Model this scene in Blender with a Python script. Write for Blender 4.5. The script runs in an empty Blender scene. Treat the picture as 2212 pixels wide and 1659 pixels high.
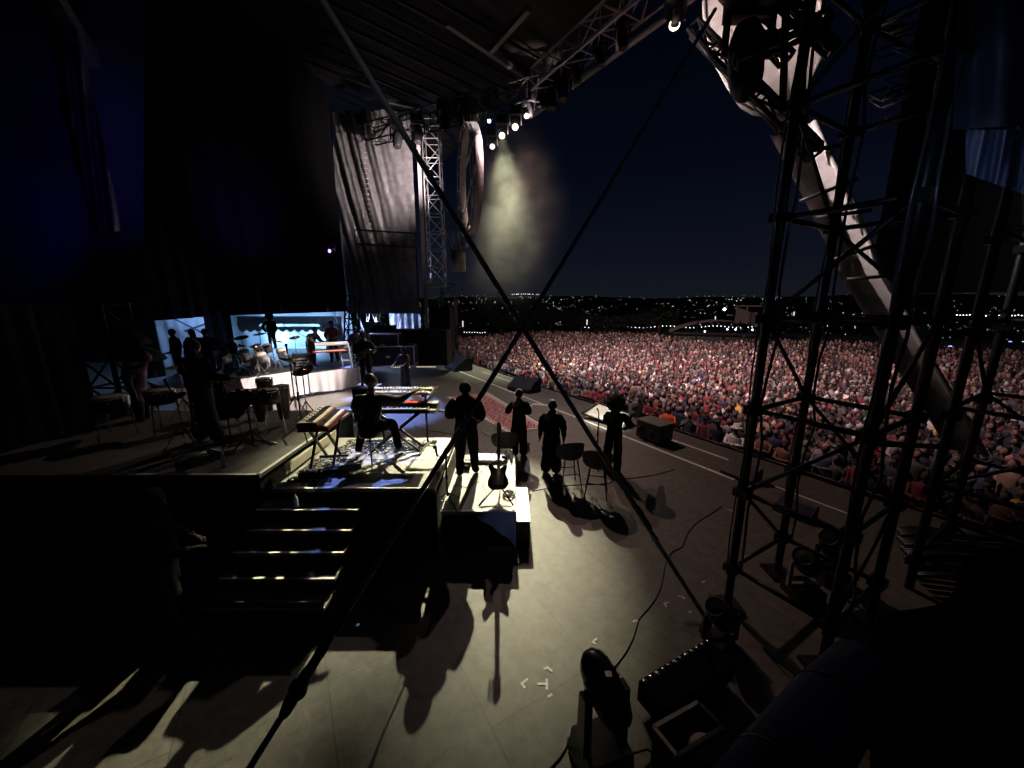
import bpy, bmesh, math, random
import numpy as np
from mathutils import Vector, Matrix, Quaternion
sc = bpy.context.scene
col = sc.collection
R = math.radians
rnd = random.Random(7)
# ------------------------------------------------------------ camera, world, exposure
PITCH = R(12.2); CP, SP = math.cos(PITCH), math.sin(PITCH); CAMZ = 3.75
cam_d = bpy.data.cameras.new('camera'); cam = bpy.data.objects.new('camera', cam_d); col.objects.link(cam)
cam.location = (0, 0, CAMZ); cam.rotation_euler = (R(90) - PITCH, 0, 0)
cam_d.sensor_width = 36; cam_d.lens = 36 * 831 / 2212; cam_d.clip_start = 0.05; cam_d.clip_end = 9000
sc.camera = cam
w = bpy.data.worlds.new('World'); sc.world = w; w.use_nodes = True
nt = w.node_tree; bg = nt.nodes['Background']
geo = nt.nodes.new('ShaderNodeTexCoord'); sep = nt.nodes.new('ShaderNodeSeparateXYZ'); nt.links.new(geo.outputs['Generated'], sep.inputs[0])
ramp = nt.nodes.new('ShaderNodeValToRGB'); nt.links.new(sep.outputs[2], ramp.inputs[0]); nt.links.new(ramp.outputs[0], bg.inputs[0])   # night sky: town glow low down, near black overhead
e = ramp.color_ramp.elements; e[0].position = 0; e[0].color = (.0075, .0085, .0130, 1); e[1].position = .75; e[1].color = (.0004, .0008, .0024, 1)
for p_, c_ in ((.10, (.0042, .0055, .0115)), (.28, (.0014, .0024, .0068)), (.5, (.0005, .0010, .0034))): q_ = e.new(p_); q_.color = (*c_, 1)
bg.inputs[1].default_value = 1.0
vs = sc.view_settings; vs.view_transform = 'Standard'; vs.look = 'None'; vs.exposure = 0; vs.gamma = 1
sc.cycles.max_bounces = 5; sc.cycles.diffuse_bounces = 2; sc.cycles.glossy_bounces = 2
sc.cycles.volume_bounces = 0; sc.cycles.volume_step_rate = 2.0; sc.cycles.use_light_tree = True

def ray(u, v):
    a = (u - 1106) / 831; b = (829.5 - v) / 831
    return Vector((a, CP + b * SP, -SP + b * CP))
def P(u, v, y=None, z=None):          # a surveyed point of the place: sight line plus known distance or height
    d = ray(u, v)
    t = y / d.y if y is not None else (z - CAMZ) / d.z
    return Vector((d.x * t, d.y * t, CAMZ + d.z * t))
SD = Vector((.507, -.862, 0)); ND = Vector((.862, .507, 0))    # along the stage front / towards the crowd
def SN(s, n, z=0): return SD * s + ND * n + Vector((0, 0, z))
SROT = math.atan2(ND.y, ND.x)

# ------------------------------------------------------------ lights of the show and added fill spots
def spot(name, loc, aim, power, color, size, blend=.5, r=.12):
    d = bpy.data.lights.new(name, 'SPOT'); d.energy = power; d.color = color
    d.spot_size = R(size); d.spot_blend = blend; d.shadow_soft_size = r
    o = bpy.data.objects.new(name, d); col.objects.link(o); o.location = loc
    o.rotation_euler = (Vector(aim) - Vector(loc)).to_track_quat('-Z', 'Y').to_euler(); return o
def point(name, loc, power, color, r=.1):
    d = bpy.data.lights.new(name, 'POINT'); d.energy = power; d.color = color; d.shadow_soft_size = r
    o = bpy.data.objects.new(name, d); col.objects.link(o); o.location = loc; return o
KEY = P(1084, 292, y=22.2)
WARM = (1, .93, .62)
spot('key_spot_light', KEY, (-.22, 6.3, .3), 41000, WARM, 12.4, 1., .07)
spot('keys_spot_light', KEY + Vector((.04, 0, .02)), (-2.5, 6.6, 1.1), 46000, WARM, 10.6, .9, .07)
spot('wide_spot_light', KEY, (-.3, 5.0, 0), 900, WARM, 20, 1., .07)
spot('smoke_spot_light', P(1086, 285, y=23.6), P(1105, 600, y=22.8), 13000, (.95, .93, .70), 46, 1., .15)
spot('cable_fill_light', (.6, 1.6, 5.2), P(765, 110, y=3.4), 14, (.9, .92, 1), 40, 1., .2)  # added out-of-view spot that brightens the upper cable
spot('red_wash_light', (-1.2, 19.5, 13), (3.4, 8.6, 0), 2600, (1, .62, .52), 40, 1., .1)
spot('percussion_fill_light', (-2.2, 22.5, 13.2), (-4.7, 7.8, 1.6), 1700, (1, .88, .72), 12, 1., .1)  # added to brighten the percussion rig; no lamp of its own
spot('board_fill_light', (1.5, 20.4, 12.2), P(1305, 893, z=.25), 12000, (1, .95, .78), 6, .6, .08)  # extra narrow beam put in to whiten the pale board
spot('far_deck_light', (1.5, 20.5, 12.3), (-2, 12.5, 0), 3000, (1, .78, .72), 60, 1., .1)
spot('kit_spot_light', (-1.5, 22, 13.2), (-8.8, 16.0, 1.8), 9000, (1, .86, .82), 24, 1., .1)
spot('skirt_spot_light', (1.2, 18, 13.3), (-8.2, 13.9, .2), 52000, (1, .83, .79), 15.5, .6, .1)
spot('blue_spot_light', (-4.2, 20.5, 14), (-2.35, 6.05, 1.1), 20000, (.22, .33, 1), 4.6, .2, .07)
spot('drape_fill_light', (.9, 1.0, 3.1), (-.15, 5.3, .33), 42, (.5, .62, 1), 9, .7, .05)  # added unseen spot on the cloth, stands in for dim blue ambient
spot('blue_deck_light', (-12, 27, 11), (-5.0, 14.6, .4), 30000, (.22, .33, 1), 12, .3, .08)
spot('curtain_spot_light', (-4.9, 24.0, 11.6), (-7.9, 28.2, 12.6), 2500, (1, .82, .80), 100, 1., .1)
spot('roof_spot_light', (.8, 21.5, 12.6), (1.4, 24, 16.5), 900, (1, .78, .70), 80, 1., .1)
spot('hoop_spot_light', (-1.0, 18.5, 13.6), (-2.2, 22, 11.4), 420, (1, .88, .90), 34, .9, .1)
spot('shell_fill_light', SN(-6.5, 3.5, 6.2), (5.0, 8.2, 9.6), 3200, (1, .78, .72), 44, 1., .1)  # no lamp hangs here; added to lift the pale shell out of darkness
spot('banner_fill_light', SN(-7.5, 4.5, 7.5), (5.5, 6.9, 5.8), 2800, (1, .80, .77), 38, 1., .1)  # likewise added, brightens the slanting banner
for i, (s, n, s2, n2, pw) in enumerate([(-16.5, 8.6, -27, 25, 14000), (-13, 8.6, -17, 26, 25000), (-9, 8.6, -9, 22, 7000), (-1, 8, 2, 20, 2200)]):
    spot('crowd_spot_light', SN(s, n, 12.3), SN(s2, n2, -1), pw, (1, .66, .65), 88, 1., .15)
# ------------------------------------------------------------ materials
MATS = {}
def mat(name, c=(.5, .5, .5), rough=.6, metal=0., vary=0., vscale=6., bump=0., bscale=30., spec=None, emit=None, es=0., attr=None, coat=0.):
    if name in MATS: return MATS[name]
    m = bpy.data.materials.new(name); m.use_nodes = True; N = m.node_tree.nodes; L = m.node_tree.links
    b = N['Principled BSDF']
    b.inputs['Base Color'].default_value = (*c, 1); b.inputs['Roughness'].default_value = rough; b.inputs['Metallic'].default_value = metal
    if spec is not None: b.inputs['Specular IOR Level'].default_value = spec
    if coat: b.inputs['Coat Weight'].default_value = coat
    if emit: b.inputs['Emission Color'].default_value = (*emit, 1); b.inputs['Emission Strength'].default_value = es
    if attr:
        a = N.new('ShaderNodeAttribute'); a.attribute_name = attr; L.new(a.outputs['Color'], b.inputs['Base Color'])
    if vary or bump:
        tc = N.new('ShaderNodeTexCoord')
        if vary and not attr:
            n = N.new('ShaderNodeTexNoise'); n.inputs['Scale'].default_value = vscale; n.inputs['Detail'].default_value = 6; n.inputs['Roughness'].default_value = .65
            r = N.new('ShaderNodeValToRGB'); r.color_ramp.elements[0].position = .3; r.color_ramp.elements[1].position = .72
            r.color_ramp.elements[0].color = (*[x * (1 - vary) for x in c], 1); r.color_ramp.elements[1].color = (*[min(1, x * (1 + vary)) for x in c], 1)
            L.new(tc.outputs['Object'], n.inputs['Vector']); L.new(n.outputs['Fac'], r.inputs[0]); L.new(r.outputs[0], b.inputs['Base Color'])
        if bump:
            n2 = N.new('ShaderNodeTexNoise'); n2.inputs['Scale'].default_value = bscale; n2.inputs['Detail'].default_value = 4
            bu = N.new('ShaderNodeBump'); bu.inputs['Strength'].default_value = bump; bu.inputs['Distance'].default_value = .02
            L.new(tc.outputs['Object'], n2.inputs['Vector']); L.new(n2.outputs['Fac'], bu.inputs['Height']); L.new(bu.outputs[0], b.inputs['Normal'])
    MATS[name] = m; return m
BLACK = mat('black_plastic', (.010, .010, .011), .5, vary=.3)
BMET = mat('black_metal', (.008, .008, .010), .45, .2)
ALU = mat('aluminium', (.55, .54, .55), .4, .7, vary=.2, vscale=20)
DALU = mat('dark_truss_paint', (.03, .03, .034), .5, .2)
CHROME = mat('chrome', (.8, .8, .8), .15, 1)
BCLOTH = mat('black_cloth', (.005, .005, .006), 1., spec=.1, vary=.3, bump=.4, bscale=40)
SCRIM = mat('grey_scrim_cloth', (.20, .19, .20), .36, vary=.3, vscale=3, bump=.6, bscale=7)
WCLOTH = mat('white_skirt_cloth', (.66, .63, .63), .85, vary=.06, bump=.25, bscale=14)
BLCLOTH = mat('blue_grey_cloth', (.20, .23, .42), .8, vary=.1)
WHITE = mat('white_paint', (.75, .74, .72), .5, vary=.08)
DECKP = mat('riser_plywood', (.30, .29, .25), .55, vary=.18, vscale=5, bump=.1, bscale=60)
CREAM = mat('cream_plastic', (.50, .47, .38), .4, vary=.05)
KEYW = mat('ivory_keys', (.78, .74, .60), .3)
REDW = mat('red_lacquer', (.12, .006, .008), .3)
SKIN = mat('brown_skin', (.12, .055, .035), .5, vary=.1)
SKINB = mat('light_brown_skin', (.17, .085, .055), .5, vary=.1)
HAIR = mat('black_hair', (.01, .008, .007), .8, bump=.9, bscale=60)
PAPER = mat('white_paper', (.80, .78, .70), .8)
TAPE = mat('white_tape', (.58, .56, .53), .6, vary=.25, vscale=12)
WOOD = mat('drum_wood', (.14, .06, .025), .35, vary=.3, vscale=4)
DSKIN = mat('drum_head', (.42, .36, .27), .6, vary=.15)
BRASS = mat('cymbal_brass', (.70, .50, .22), .25, 1)
BLUEC = mat('blue_cabinet', (.008, .011, .035), .5)
CLEAR = mat('clear_plastic', (.45, .6, .75), .1)
GLASSY = mat('lens_glass', (.02, .02, .025), .05)
def glow(name, c, s): return mat(name, (0, 0, 0), .5, emit=c, es=s)
# floor: painted ply sheets, scuffed
def floor_mat():
    m = bpy.data.materials.new('stage_ply_paint'); m.use_nodes = True; N = m.node_tree.nodes; L = m.node_tree.links; b = N['Principled BSDF']
    tc = N.new('ShaderNodeTexCoord'); mp = N.new('ShaderNodeMapping'); mp.inputs['Rotation'].default_value = (0, 0, -math.atan2(SD.y, SD.x)); L.new(tc.outputs['Object'], mp.inputs[0])
    br = N.new('ShaderNodeTexBrick'); br.inputs['Scale'].default_value = 1; br.inputs['Brick Width'].default_value = 2.44; br.inputs['Row Height'].default_value = 1.22
    br.inputs['Mortar Size'].default_value = .006; br.inputs['Mortar Smooth'].default_value = .3; br.offset = .5
    br.inputs['Color1'].default_value = (.108, .102, .086, 1); br.inputs['Color2'].default_value = (.132, .125, .107, 1); br.inputs['Mortar'].default_value = (.062, .058, .050, 1)
    L.new(mp.outputs[0], br.inputs[0])
    n = N.new('ShaderNodeTexNoise'); n.inputs['Scale'].default_value = 7; n.inputs['Detail'].default_value = 9; n.inputs['Roughness'].default_value = .7; n.inputs['Distortion'].default_value = .6; L.new(mp.outputs[0], n.inputs[0])
    r = N.new('ShaderNodeValToRGB'); r.color_ramp.elements[0].position = .30; r.color_ramp.elements[0].color = (.58, .58, .57, 1); r.color_ramp.elements[1].position = .70; r.color_ramp.elements[1].color = (1.30, 1.30, 1.27, 1)
    L.new(n.outputs['Fac'], r.inputs[0])
    mx = N.new('ShaderNodeMix'); mx.data_type = 'RGBA'; mx.blend_type = 'MULTIPLY'; mx.inputs[0].default_value = 1; L.new(br.outputs['Color'], mx.inputs[6]); L.new(r.outputs[0], mx.inputs[7])
    v = N.new('ShaderNodeTexVoronoi'); v.inputs['Scale'].default_value = 3.1; L.new(mp.outputs[0], v.inputs[0])
    r2 = N.new('ShaderNodeValToRGB'); r2.color_ramp.elements[0].position = .02; r2.color_ramp.elements[0].color = (.45, .44, .42, 1); r2.color_ramp.elements[1].position = .05; r2.color_ramp.elements[1].color = (1, 1, 1, 1); L.new(v.outputs['Distance'], r2.inputs[0])
    m2 = N.new('ShaderNodeMix'); m2.data_type = 'RGBA'; m2.blend_type = 'MULTIPLY'; m2.inputs[0].default_value = .8; L.new(mx.outputs[2], m2.inputs[6]); L.new(r2.outputs[0], m2.inputs[7])
    L.new(m2.outputs[2], b.inputs['Base Color']); b.inputs['Roughness'].default_value = .62
    bu = N.new('ShaderNodeBump'); bu.inputs['Strength'].default_value = .15; bu.inputs['Distance'].default_value = .01; L.new(n.outputs['Fac'], bu.inputs['Height']); L.new(bu.outputs[0], b.inputs['Normal'])
    return m
FLOOR = floor_mat()
# ------------------------------------------------------------ mesh builder
def frame_of(d):
    d = d.normalized(); u = Vector((0, 0, 1)) if abs(d.z) < .95 else Vector((1, 0, 0))
    x = d.cross(u).normalized(); return x, d.cross(x).normalized()
class MB:
    def __init__(s): s.v = []; s.f = []; s.m = []; s.c = []; s.cur = 0; s.sm = []; s.smooth = False
    def add(s, vs_, fs):
        o = len(s.v); s.v += [tuple(p) for p in vs_]
        for f in fs: s.f.append(tuple(i + o for i in f)); s.m.append(s.cur); s.sm.append(s.smooth)
        return s
    def box(s, c, size, rz=0, M=None, taper=1.):
        x, y, z = [k / 2 for k in size]; vs_ = []
        for sz in (-1, 1):
            t = taper if sz > 0 else 1
            for sx, sy in ((-1, -1), (1, -1), (1, 1), (-1, 1)): vs_.append(Vector((sx * x * t, sy * y * t, sz * z)))
        T = (M if M is not None else Matrix.Rotation(rz, 3, 'Z'))
        vs_ = [T @ p + Vector(c) for p in vs_]; sm = s.smooth; s.smooth = False
        s.add(vs_, [(0, 3, 2, 1), (4, 5, 6, 7), (0, 1, 5, 4), (1, 2, 6, 5), (2, 3, 7, 6), (3, 0, 4, 7)]); s.smooth = sm; return s
    def bar(s, a, b, w_=.05, h=None):            # square bar between two points
        a = Vector(a); b = Vector(b); h = h or w_; x, y = frame_of(b - a); vs_ = []
        for p in (a, b):
            for i, j in ((-1, -1), (1, -1), (1, 1), (-1, 1)): vs_.append(p + x * i * w_ / 2 + y * j * h / 2)
        s.add(vs_, [(0, 1, 2, 3), (7, 6, 5, 4), (0, 4, 5, 1), (1, 5, 6, 2), (2, 6, 7, 3), (3, 7, 4, 0)]); return s
    def tube(s, pts, r, n=8, caps=True, flat=1.):
        pts = [Vector(p) for p in pts]; k = len(pts); rs = r if isinstance(r, (list, tuple)) else [r] * k
        sm = s.smooth; s.smooth = True; vs_ = []; fs = []
        for i, p in enumerate(pts):
            d = (pts[min(i + 1, k - 1)] - pts[max(i - 1, 0)])
            if d.length < 1e-9: d = Vector((0, 0, 1))
            x, y = frame_of(d)
            for j in range(n):
                a = 2 * math.pi * j / n; vs_.append(p + x * math.cos(a) * rs[i] + y * math.sin(a) * rs[i] * flat)
        for i in range(k - 1):
            for j in range(n): q = (j + 1) % n; fs.append((i * n + j, i * n + q, (i + 1) * n + q, (i + 1) * n + j))
        if caps: fs.append(tuple(range(n - 1, -1, -1))); fs.append(tuple(range((k - 1) * n, k * n)))
        s.add(vs_, fs); s.smooth = sm; return s
    def lathe(s, prof, c=(0, 0, 0), n=20, M=None, flat=1.):
        vs_ = []; fs = []; sm = s.smooth; s.smooth = True; k = len(prof)
        for r, z in prof:
            for j in range(n):
                a = 2 * math.pi * j / n; p = Vector((max(r, 1e-4) * math.cos(a), max(r, 1e-4) * math.sin(a) * flat, z))
                vs_.append((M @ p if M is not None else p) + Vector(c))
        for i in range(k - 1):
            for j in range(n): q = (j + 1) % n; fs.append((i * n + j, i * n + q, (i + 1) * n + q, (i + 1) * n + j))
        s.add(vs_, fs); s.smooth = sm; return s
    def ball(s, c, r, n=12, k=8):
        rx, ry, rz = r if isinstance(r, (tuple, list)) else (r, r, r)
        vs_ = []; fs = []; sm = s.smooth; s.smooth = True
        for i in range(k + 1):
            th = math.pi * i / k
            for j in range(n):
                a = 2 * math.pi * j / n; vs_.append(Vector((rx * math.sin(th) * math.cos(a), ry * math.sin(th) * math.sin(a), -rz * math.cos(th))) + Vector(c))
        for i in range(k):
            for j in range(n): q = (j + 1) % n; fs.append((i * n + j, i * n + q, (i + 1) * n + q, (i + 1) * n + j))
        s.add(vs_, fs); s.smooth = sm; return s
    def prism(s, outline, o, x, y, th):          # outline in the plane (x, y) through o, thickness th along x cross y
        o = Vector(o); x = Vector(x).normalized(); y = Vector(y).normalized(); z = x.cross(y); k = len(outline)
        vs_ = [o + x * a + y * b - z * th / 2 for a, b in outline] + [o + x * a + y * b + z * th / 2 for a, b in outline]
        fs = [tuple(range(k - 1, -1, -1)), tuple(range(k, 2 * k))] + [(i, (i + 1) % k, (i + 1) % k + k, i + k) for i in range(k)]
        s.add(vs_, fs); return s
    def grid(s, fn, nu, nv):
        vs_ = [fn(i / nu, j / nv) for j in range(nv + 1) for i in range(nu + 1)]
        fs = [(j * (nu + 1) + i, j * (nu + 1) + i + 1, (j + 1) * (nu + 1) + i + 1, (j + 1) * (nu + 1) + i) for j in range(nv) for i in range(nu)]
        sm = s.smooth; s.smooth = True; s.add(vs_, fs); s.smooth = sm; return s
    def mesh(s, name, mats, off=(0, 0, 0)):
        me = bpy.data.meshes.new(name); off = Vector(off)
        me.from_pydata([Vector(p) - off for p in s.v], [], s.f)
        for m in (mats if isinstance(mats, (list, tuple)) else [mats]): me.materials.append(m)
        me.polygons.foreach_set('material_index', s.m); me.polygons.foreach_set('use_smooth', s.sm); me.update(); return me
def props(o, label=None, cat=None, group=None, kind=None):
    if label: o['label'] = label
    if cat: o['category'] = cat
    if group: o['group'] = group
    if kind: o['kind'] = kind
    return o
def thing(name, label, cat, loc=(0, 0, 0), group=None, rz=0):
    o = bpy.data.objects.new(name, None); col.objects.link(o); o.location = loc; o.rotation_euler = (0, 0, rz); o.empty_display_size = .2
    return props(o, label, cat, group)
def part(name, mb, m, parent, label=None):      # geometry is given in world space for placed parents, local for parents at the origin
    off = Vector(parent.location)
    p = parent
    while p.parent: p = p.parent; off += Vector(p.location)
    o = bpy.data.objects.new(name, mb.mesh(name, m, off)); col.objects.link(o); o.parent = parent
    if label: o['label'] = label
    return o
def single(name, mb, m, label, cat, group=None, kind=None, base=None):
    v = np.array(mb.v); b = Vector(base) if base is not None else Vector((float(v[:, 0].mean()), float(v[:, 1].mean()), float(v[:, 2].min())))
    o = bpy.data.objects.new(name, mb.mesh(name, m, b)); col.objects.link(o); o.location = b
    return props(o, label, cat, group, kind)
def struct(name, mb, m, kind='structure'):
    o = bpy.data.objects.new(name, mb.mesh(name, m)); col.objects.link(o); o['kind'] = kind; return o
def dup(root, loc, rz, label=None, group=None, scale=None):
    r = root.copy(); col.objects.link(r); r.location = loc; r.rotation_euler = (0, 0, rz)
    if label: r['label'] = label
    if group: r['group'] = group
    if scale: r.scale = (scale,) * 3
    for ch in root.children:
        c = ch.copy(); col.objects.link(c); c.parent = r
        for g in ch.children: d = g.copy(); col.objects.link(d); d.parent = c
    return r
# ------------------------------------------------------------ people
def skin_mesh(J, E, root):
    names = list(J); idx = {k: i for i, k in enumerate(names)}
    me = bpy.data.meshes.new('tmp'); me.from_pydata([J[k][0] for k in names], [(idx[a], idx[b]) for a, b in E], [])
    ob = bpy.data.objects.new('tmp', me); col.objects.link(ob)
    md = ob.modifiers.new('s', 'SKIN'); md.use_smooth_shade = True; md.branch_smoothing = .6
    if not me.skin_vertices: me.attributes.new if False else None
    bm = bmesh.new(); bm.from_mesh(me); lay = bm.verts.layers.skin.verify()
    for i, vt in enumerate(bm.verts):
        r = J[names[i]][1]; vt[lay].radius = r if isinstance(r, tuple) else (r, r); vt[lay].use_root = (names[i] == root)
    bm.to_mesh(me); bm.free()
    sb = ob.modifiers.new('b', 'SUBSURF'); sb.levels = 1; sb.render_levels = 1
    bpy.context.view_layer.update(); dg = bpy.context.evaluated_depsgraph_get()
    out = bpy.data.meshes.new_from_object(ob.evaluated_get(dg)); bpy.data.objects.remove(ob); bpy.data.meshes.remove(me); return out
def person(label, loc, rz, pose=None, skin=SKIN, top=BLACK, legs=BLACK, hair='short', h=1.78, bulk=1., group=None, hatm=None, facing=0., shoes=BLACK, flare=0.):
    pose = pose or {}; k = h / 1.78; b = bulk
    Q = dict(pelvis=(0, 0, .95), spine=(0, .01, 1.14), chest=(0, 0, 1.33), neck=(0, 0, 1.48), head=(0, .02, 1.57))
    for s, n in ((-1, 'l'), (1, 'r')):
        Q.update({'sh' + n: (.185 * s, 0, 1.42), 'el' + n: (.25 * s, -.02, 1.14), 'wr' + n: (.25 * s, .06, .90), 'hip' + n: (.095 * s, 0, .90), 'kn' + n: (.11 * s, .02, .50), 'an' + n: (.12 * s, -.02, .09), 'toe' + n: (.14 * s, .15, .045)})
    Q.update(pose)
    rad = dict(pelvis=(.20 * b, .165 * b), spine=(.19 * b, .155 * b), chest=(.22 * b, .165 * b), neck=.085, head=.075)
    for n in 'lr': rad.update({'sh' + n: .105 * b, 'el' + n: .078 * b, 'wr' + n: .048, 'hip' + n: .125 * b, 'kn' + n: .092 + flare * .3, 'an' + n: .070 + flare, 'toe' + n: (.055, .042)})
    J = {q: (Vector(p) * k, rad[q]) for q, p in Q.items()}
    E = [('pelvis', 'spine'), ('spine', 'chest'), ('chest', 'neck'), ('neck', 'head')]
    for n in 'lr':
        E += [('chest', 'sh' + n), ('sh' + n, 'el' + n), ('el' + n, 'wr' + n), ('pelvis', 'hip' + n), ('hip' + n, 'kn' + n), ('kn' + n, 'an' + n), ('an' + n, 'toe' + n)]
        w0 = Vector(Q['wr' + n]); d = (w0 - Vector(Q['el' + n])).normalized(); x, y = frame_of(d)
        pm = w0 + d * .055; J['pm' + n] = (pm * k, (.036, .018)); E.append(('wr' + n, 'pm' + n)); prev = None
        for i, (o, ln) in enumerate(((-.03, .07), (-.01, .085), (.01, .08), (.03, .062))):
            a = pm + d * .035 + x * o; c = a + d * ln * .5 + y * .008; e = a + d * ln * .8 + y * .035
            J['f%s%d' % (n, i)] = (a * k, .0095); J['g%s%d' % (n, i)] = (c * k, .009); J['h%s%d' % (n, i)] = (e * k, .007)
            E += [('pm' + n, 'f%s%d' % (n, i)), ('f%s%d' % (n, i), 'g%s%d' % (n, i)), ('g%s%d' % (n, i), 'h%s%d' % (n, i))]
        t = w0 + d * .04 - x * .045 + y * .01; J['t' + n] = (t * k, .011); J['u' + n] = ((t + d * .045 - x * .012 + y * .02) * k, .009); E += [('wr' + n, 't' + n), ('t' + n, 'u' + n)]
    body = skin_mesh(J, E, 'pelvis')
    nv = len(body.vertices); co = np.empty(nv * 3, np.float32); body.vertices.foreach_get('co', co); co = co.reshape(-1, 3)
    segs = []
    cls = {'pelvis': 2, 'spine': 1, 'chest': 1, 'neck': 0, 'head': 0}
    for a, c in E:
        m = cls.get(c, None)
        if m is None: m = 1 if c[:2] in ('sh', 'el') or c[:2] == 'wr' else (2 if c[:2] in ('hi', 'kn', 'an') else (3 if c[:3] == 'toe' else 0))
        segs.append((np.array(J[a][0]), np.array(J[c][0]), m))
    best = np.full(nv, 9e9); cl = np.zeros(nv, int)
    for a, c, m in segs:
        ab = c - a; t = np.clip(((co - a) @ ab) / max(ab @ ab, 1e-9), 0, 1); dd = np.linalg.norm(co - (a + t[:, None] * ab), axis=1); w_ = dd < best; best[w_] = dd[w_]; cl[w_] = m
    ctr_ = co * np.array([1, 1, 0]); rr_n = np.linalg.norm(ctr_, axis=1, keepdims=True) + 1e-6; wr_ = ((cl == 1) | (cl == 2))
    fold = .007 * np.sin(co[:, 2] * 46 + co[:, 0] * 31 + 3 * np.sin(co[:, 1] * 19)) + .005 * np.sin(co[:, 2] * 83 - co[:, 0] * 57 + len(label))
    co = co + (ctr_ / rr_n) * (fold * wr_)[:, None]
    V = [tuple(p) for p in co]; mb = MB(); mb.v = V
    for pl in body.polygons: mb.f.append(tuple(pl.vertices)); mb.m.append(int(cl[pl.vertices[0]])); mb.sm.append(True)
    bpy.data.meshes.remove(body)
    # head with a face
    hc = Vector(Q['head']) * k + Vector((0, .01, .075)); Mh = Matrix.Rotation(facing, 3, 'Z'); i0 = len(mb.v); mb.cur = 0; mb.smooth = True
    hb = MB(); hb.ball((0, 0, 0), (.086, .106, .124), 16, 12); pts = []
    for p in hb.v:
        x, y, z = p
        if z < 0: x *= 1 - .28 * (-z / .118); y = y * (1 - .12 * (-z / .118)) + .012 * (-z / .118)
        if abs(x) < .016 and y > .06 and -.05 < z < .02: y += .018 * (1 - abs(z + .018) / .04) if abs(z + .018) < .04 else 0
        if y > .05 and .004 < z < .03 and .015 < abs(x) < .05: y -= .006
        pts.append(Mh @ Vector((x, y, z)) + hc)
    mb.add(pts, hb.f)
    for s in (-1, 1):
        mb.ball(hc + Mh @ Vector((.089 * s, -.005, -.005)), (.012, .018, .03), 8, 6)
        mb.cur = 4; mb.ball(hc + Mh @ Vector((.032 * s, .094, .012)), (.012, .008, .008), 8, 5); mb.cur = 0
    mb.cur = 5; mb.ball(hc + Mh @ Vector((0, .099, -.052)), (.024, .008, .008), 8, 5); mb.cur = 0
    o = bpy.data.objects.new('person', mb.mesh('person', [skin, top, legs, shoes, mat('eye', (.35, .33, .3), .2), mat('lips', (.10, .03, .03), .5)])); col.objects.link(o)
    o.location = loc; o.rotation_euler = (0, 0, rz); props(o, label, 'person', group)
    hm = MB(); hm.smooth = True
    def hp(x, y, z): return hc + Mh @ Vector((x, y, z))
    if hair == 'afro':
        rr = random.Random(3); hm.ball(hp(0, -.03, .05), (.19, .19, .18), 24, 16)
        hm.v = [tuple(Vector(p) + (Vector(p) - hc).normalized() * rr.uniform(-.012, .018)) for p in hm.v]
        for i in range(160):
            d = Vector((rr.gauss(0, 1), rr.gauss(0, 1) - .2, rr.gauss(0, 1) + .3)).normalized(); c = hp(0, -.03, .05) + Vector((d.x * .185, d.y * .185, d.z * .175)); hm.ball(c, rr.uniform(.018, .032), 6, 4)
    elif hair == 'beanie':
        hm.ball(hp(0, -.008, .045), (.102, .122, .115), 16, 10); hm.lathe([(.102, -.02), (.107, 0), (.102, .02)], hp(0, -.008, .045), 16, None, 1.15)
    elif hair == 'cap':
        hm.ball(hp(0, -.008, .035), (.096, .116, .105), 16, 10); hm.prism([(-.06, 0), (.06, 0), (.05, .07), (0, .085), (-.05, .07)], hp(0, .075, .04), Mh @ Vector((1, 0, 0)), Mh @ Vector((0, 1, -.15)), .008)
    elif hair == 'hat':
        hm.lathe([(.18, .04), (.175, .05), (.11, .055), (.1, .13), (.05, .15), (0, .15)], hp(0, 0, .0), 20)
    elif hair == 'long':
        hm.ball(hp(0, -.02, .02), (.108, .118, .13), 16, 10); hm.ball(hp(0, -.06, -.12), (.115, .075, .17), 12, 8)
    else:
        hm.ball(hp(0, -.016, .024), (.092, .108, .118), 16, 10)
    ho = bpy.data.objects.new('hat' if hair in ('beanie', 'cap', 'hat') else 'hair', hm.mesh('hair', hatm or HAIR)); col.objects.link(ho); ho.parent = o
    return o
# ------------------------------------------------------------ ground, hills, stage deck
GZ = -1.9
def terr(x, y):
    r = math.hypot(x, y)
    def ss(a, b): t = max(0, min(1, (r - a) / (b - a))); return t * t * (3 - 2 * t)
    h = GZ - 27 * ss(75, 320) + 52 * ss(620, 2100) - 14 * ss(2300, 4200)
    an = math.atan2(x, y)
    return h + ss(700, 1500) * (5 * math.sin(an * 9 + 1) + 3.5 * math.sin(an * 21 + r * .002) + 2 * math.sin(an * 47))
g = MB(); rr_ = [0, 8, 30, 60, 75, 110, 160, 230, 320, 450, 620, 800, 1000, 1200, 1400, 1600, 1800, 2100, 2600, 3500, 6000]; NA = 96
for r_ in rr_:
    for j in range(NA): a = 2 * math.pi * j / NA; x, y = r_ * math.sin(a), r_ * math.cos(a); g.v.append((x, y, terr(x, y)))
for i in range(len(rr_) - 1):
    for j in range(NA): q = (j + 1) % NA; g.f.append((i * NA + j, i * NA + q, (i + 1) * NA + q, (i + 1) * NA + j)); g.m.append(0); g.sm.append(True)
struct('ground', g, mat('dark_grass_ground', (.03, .035, .025), .95, vary=.4, vscale=.3))
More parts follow.
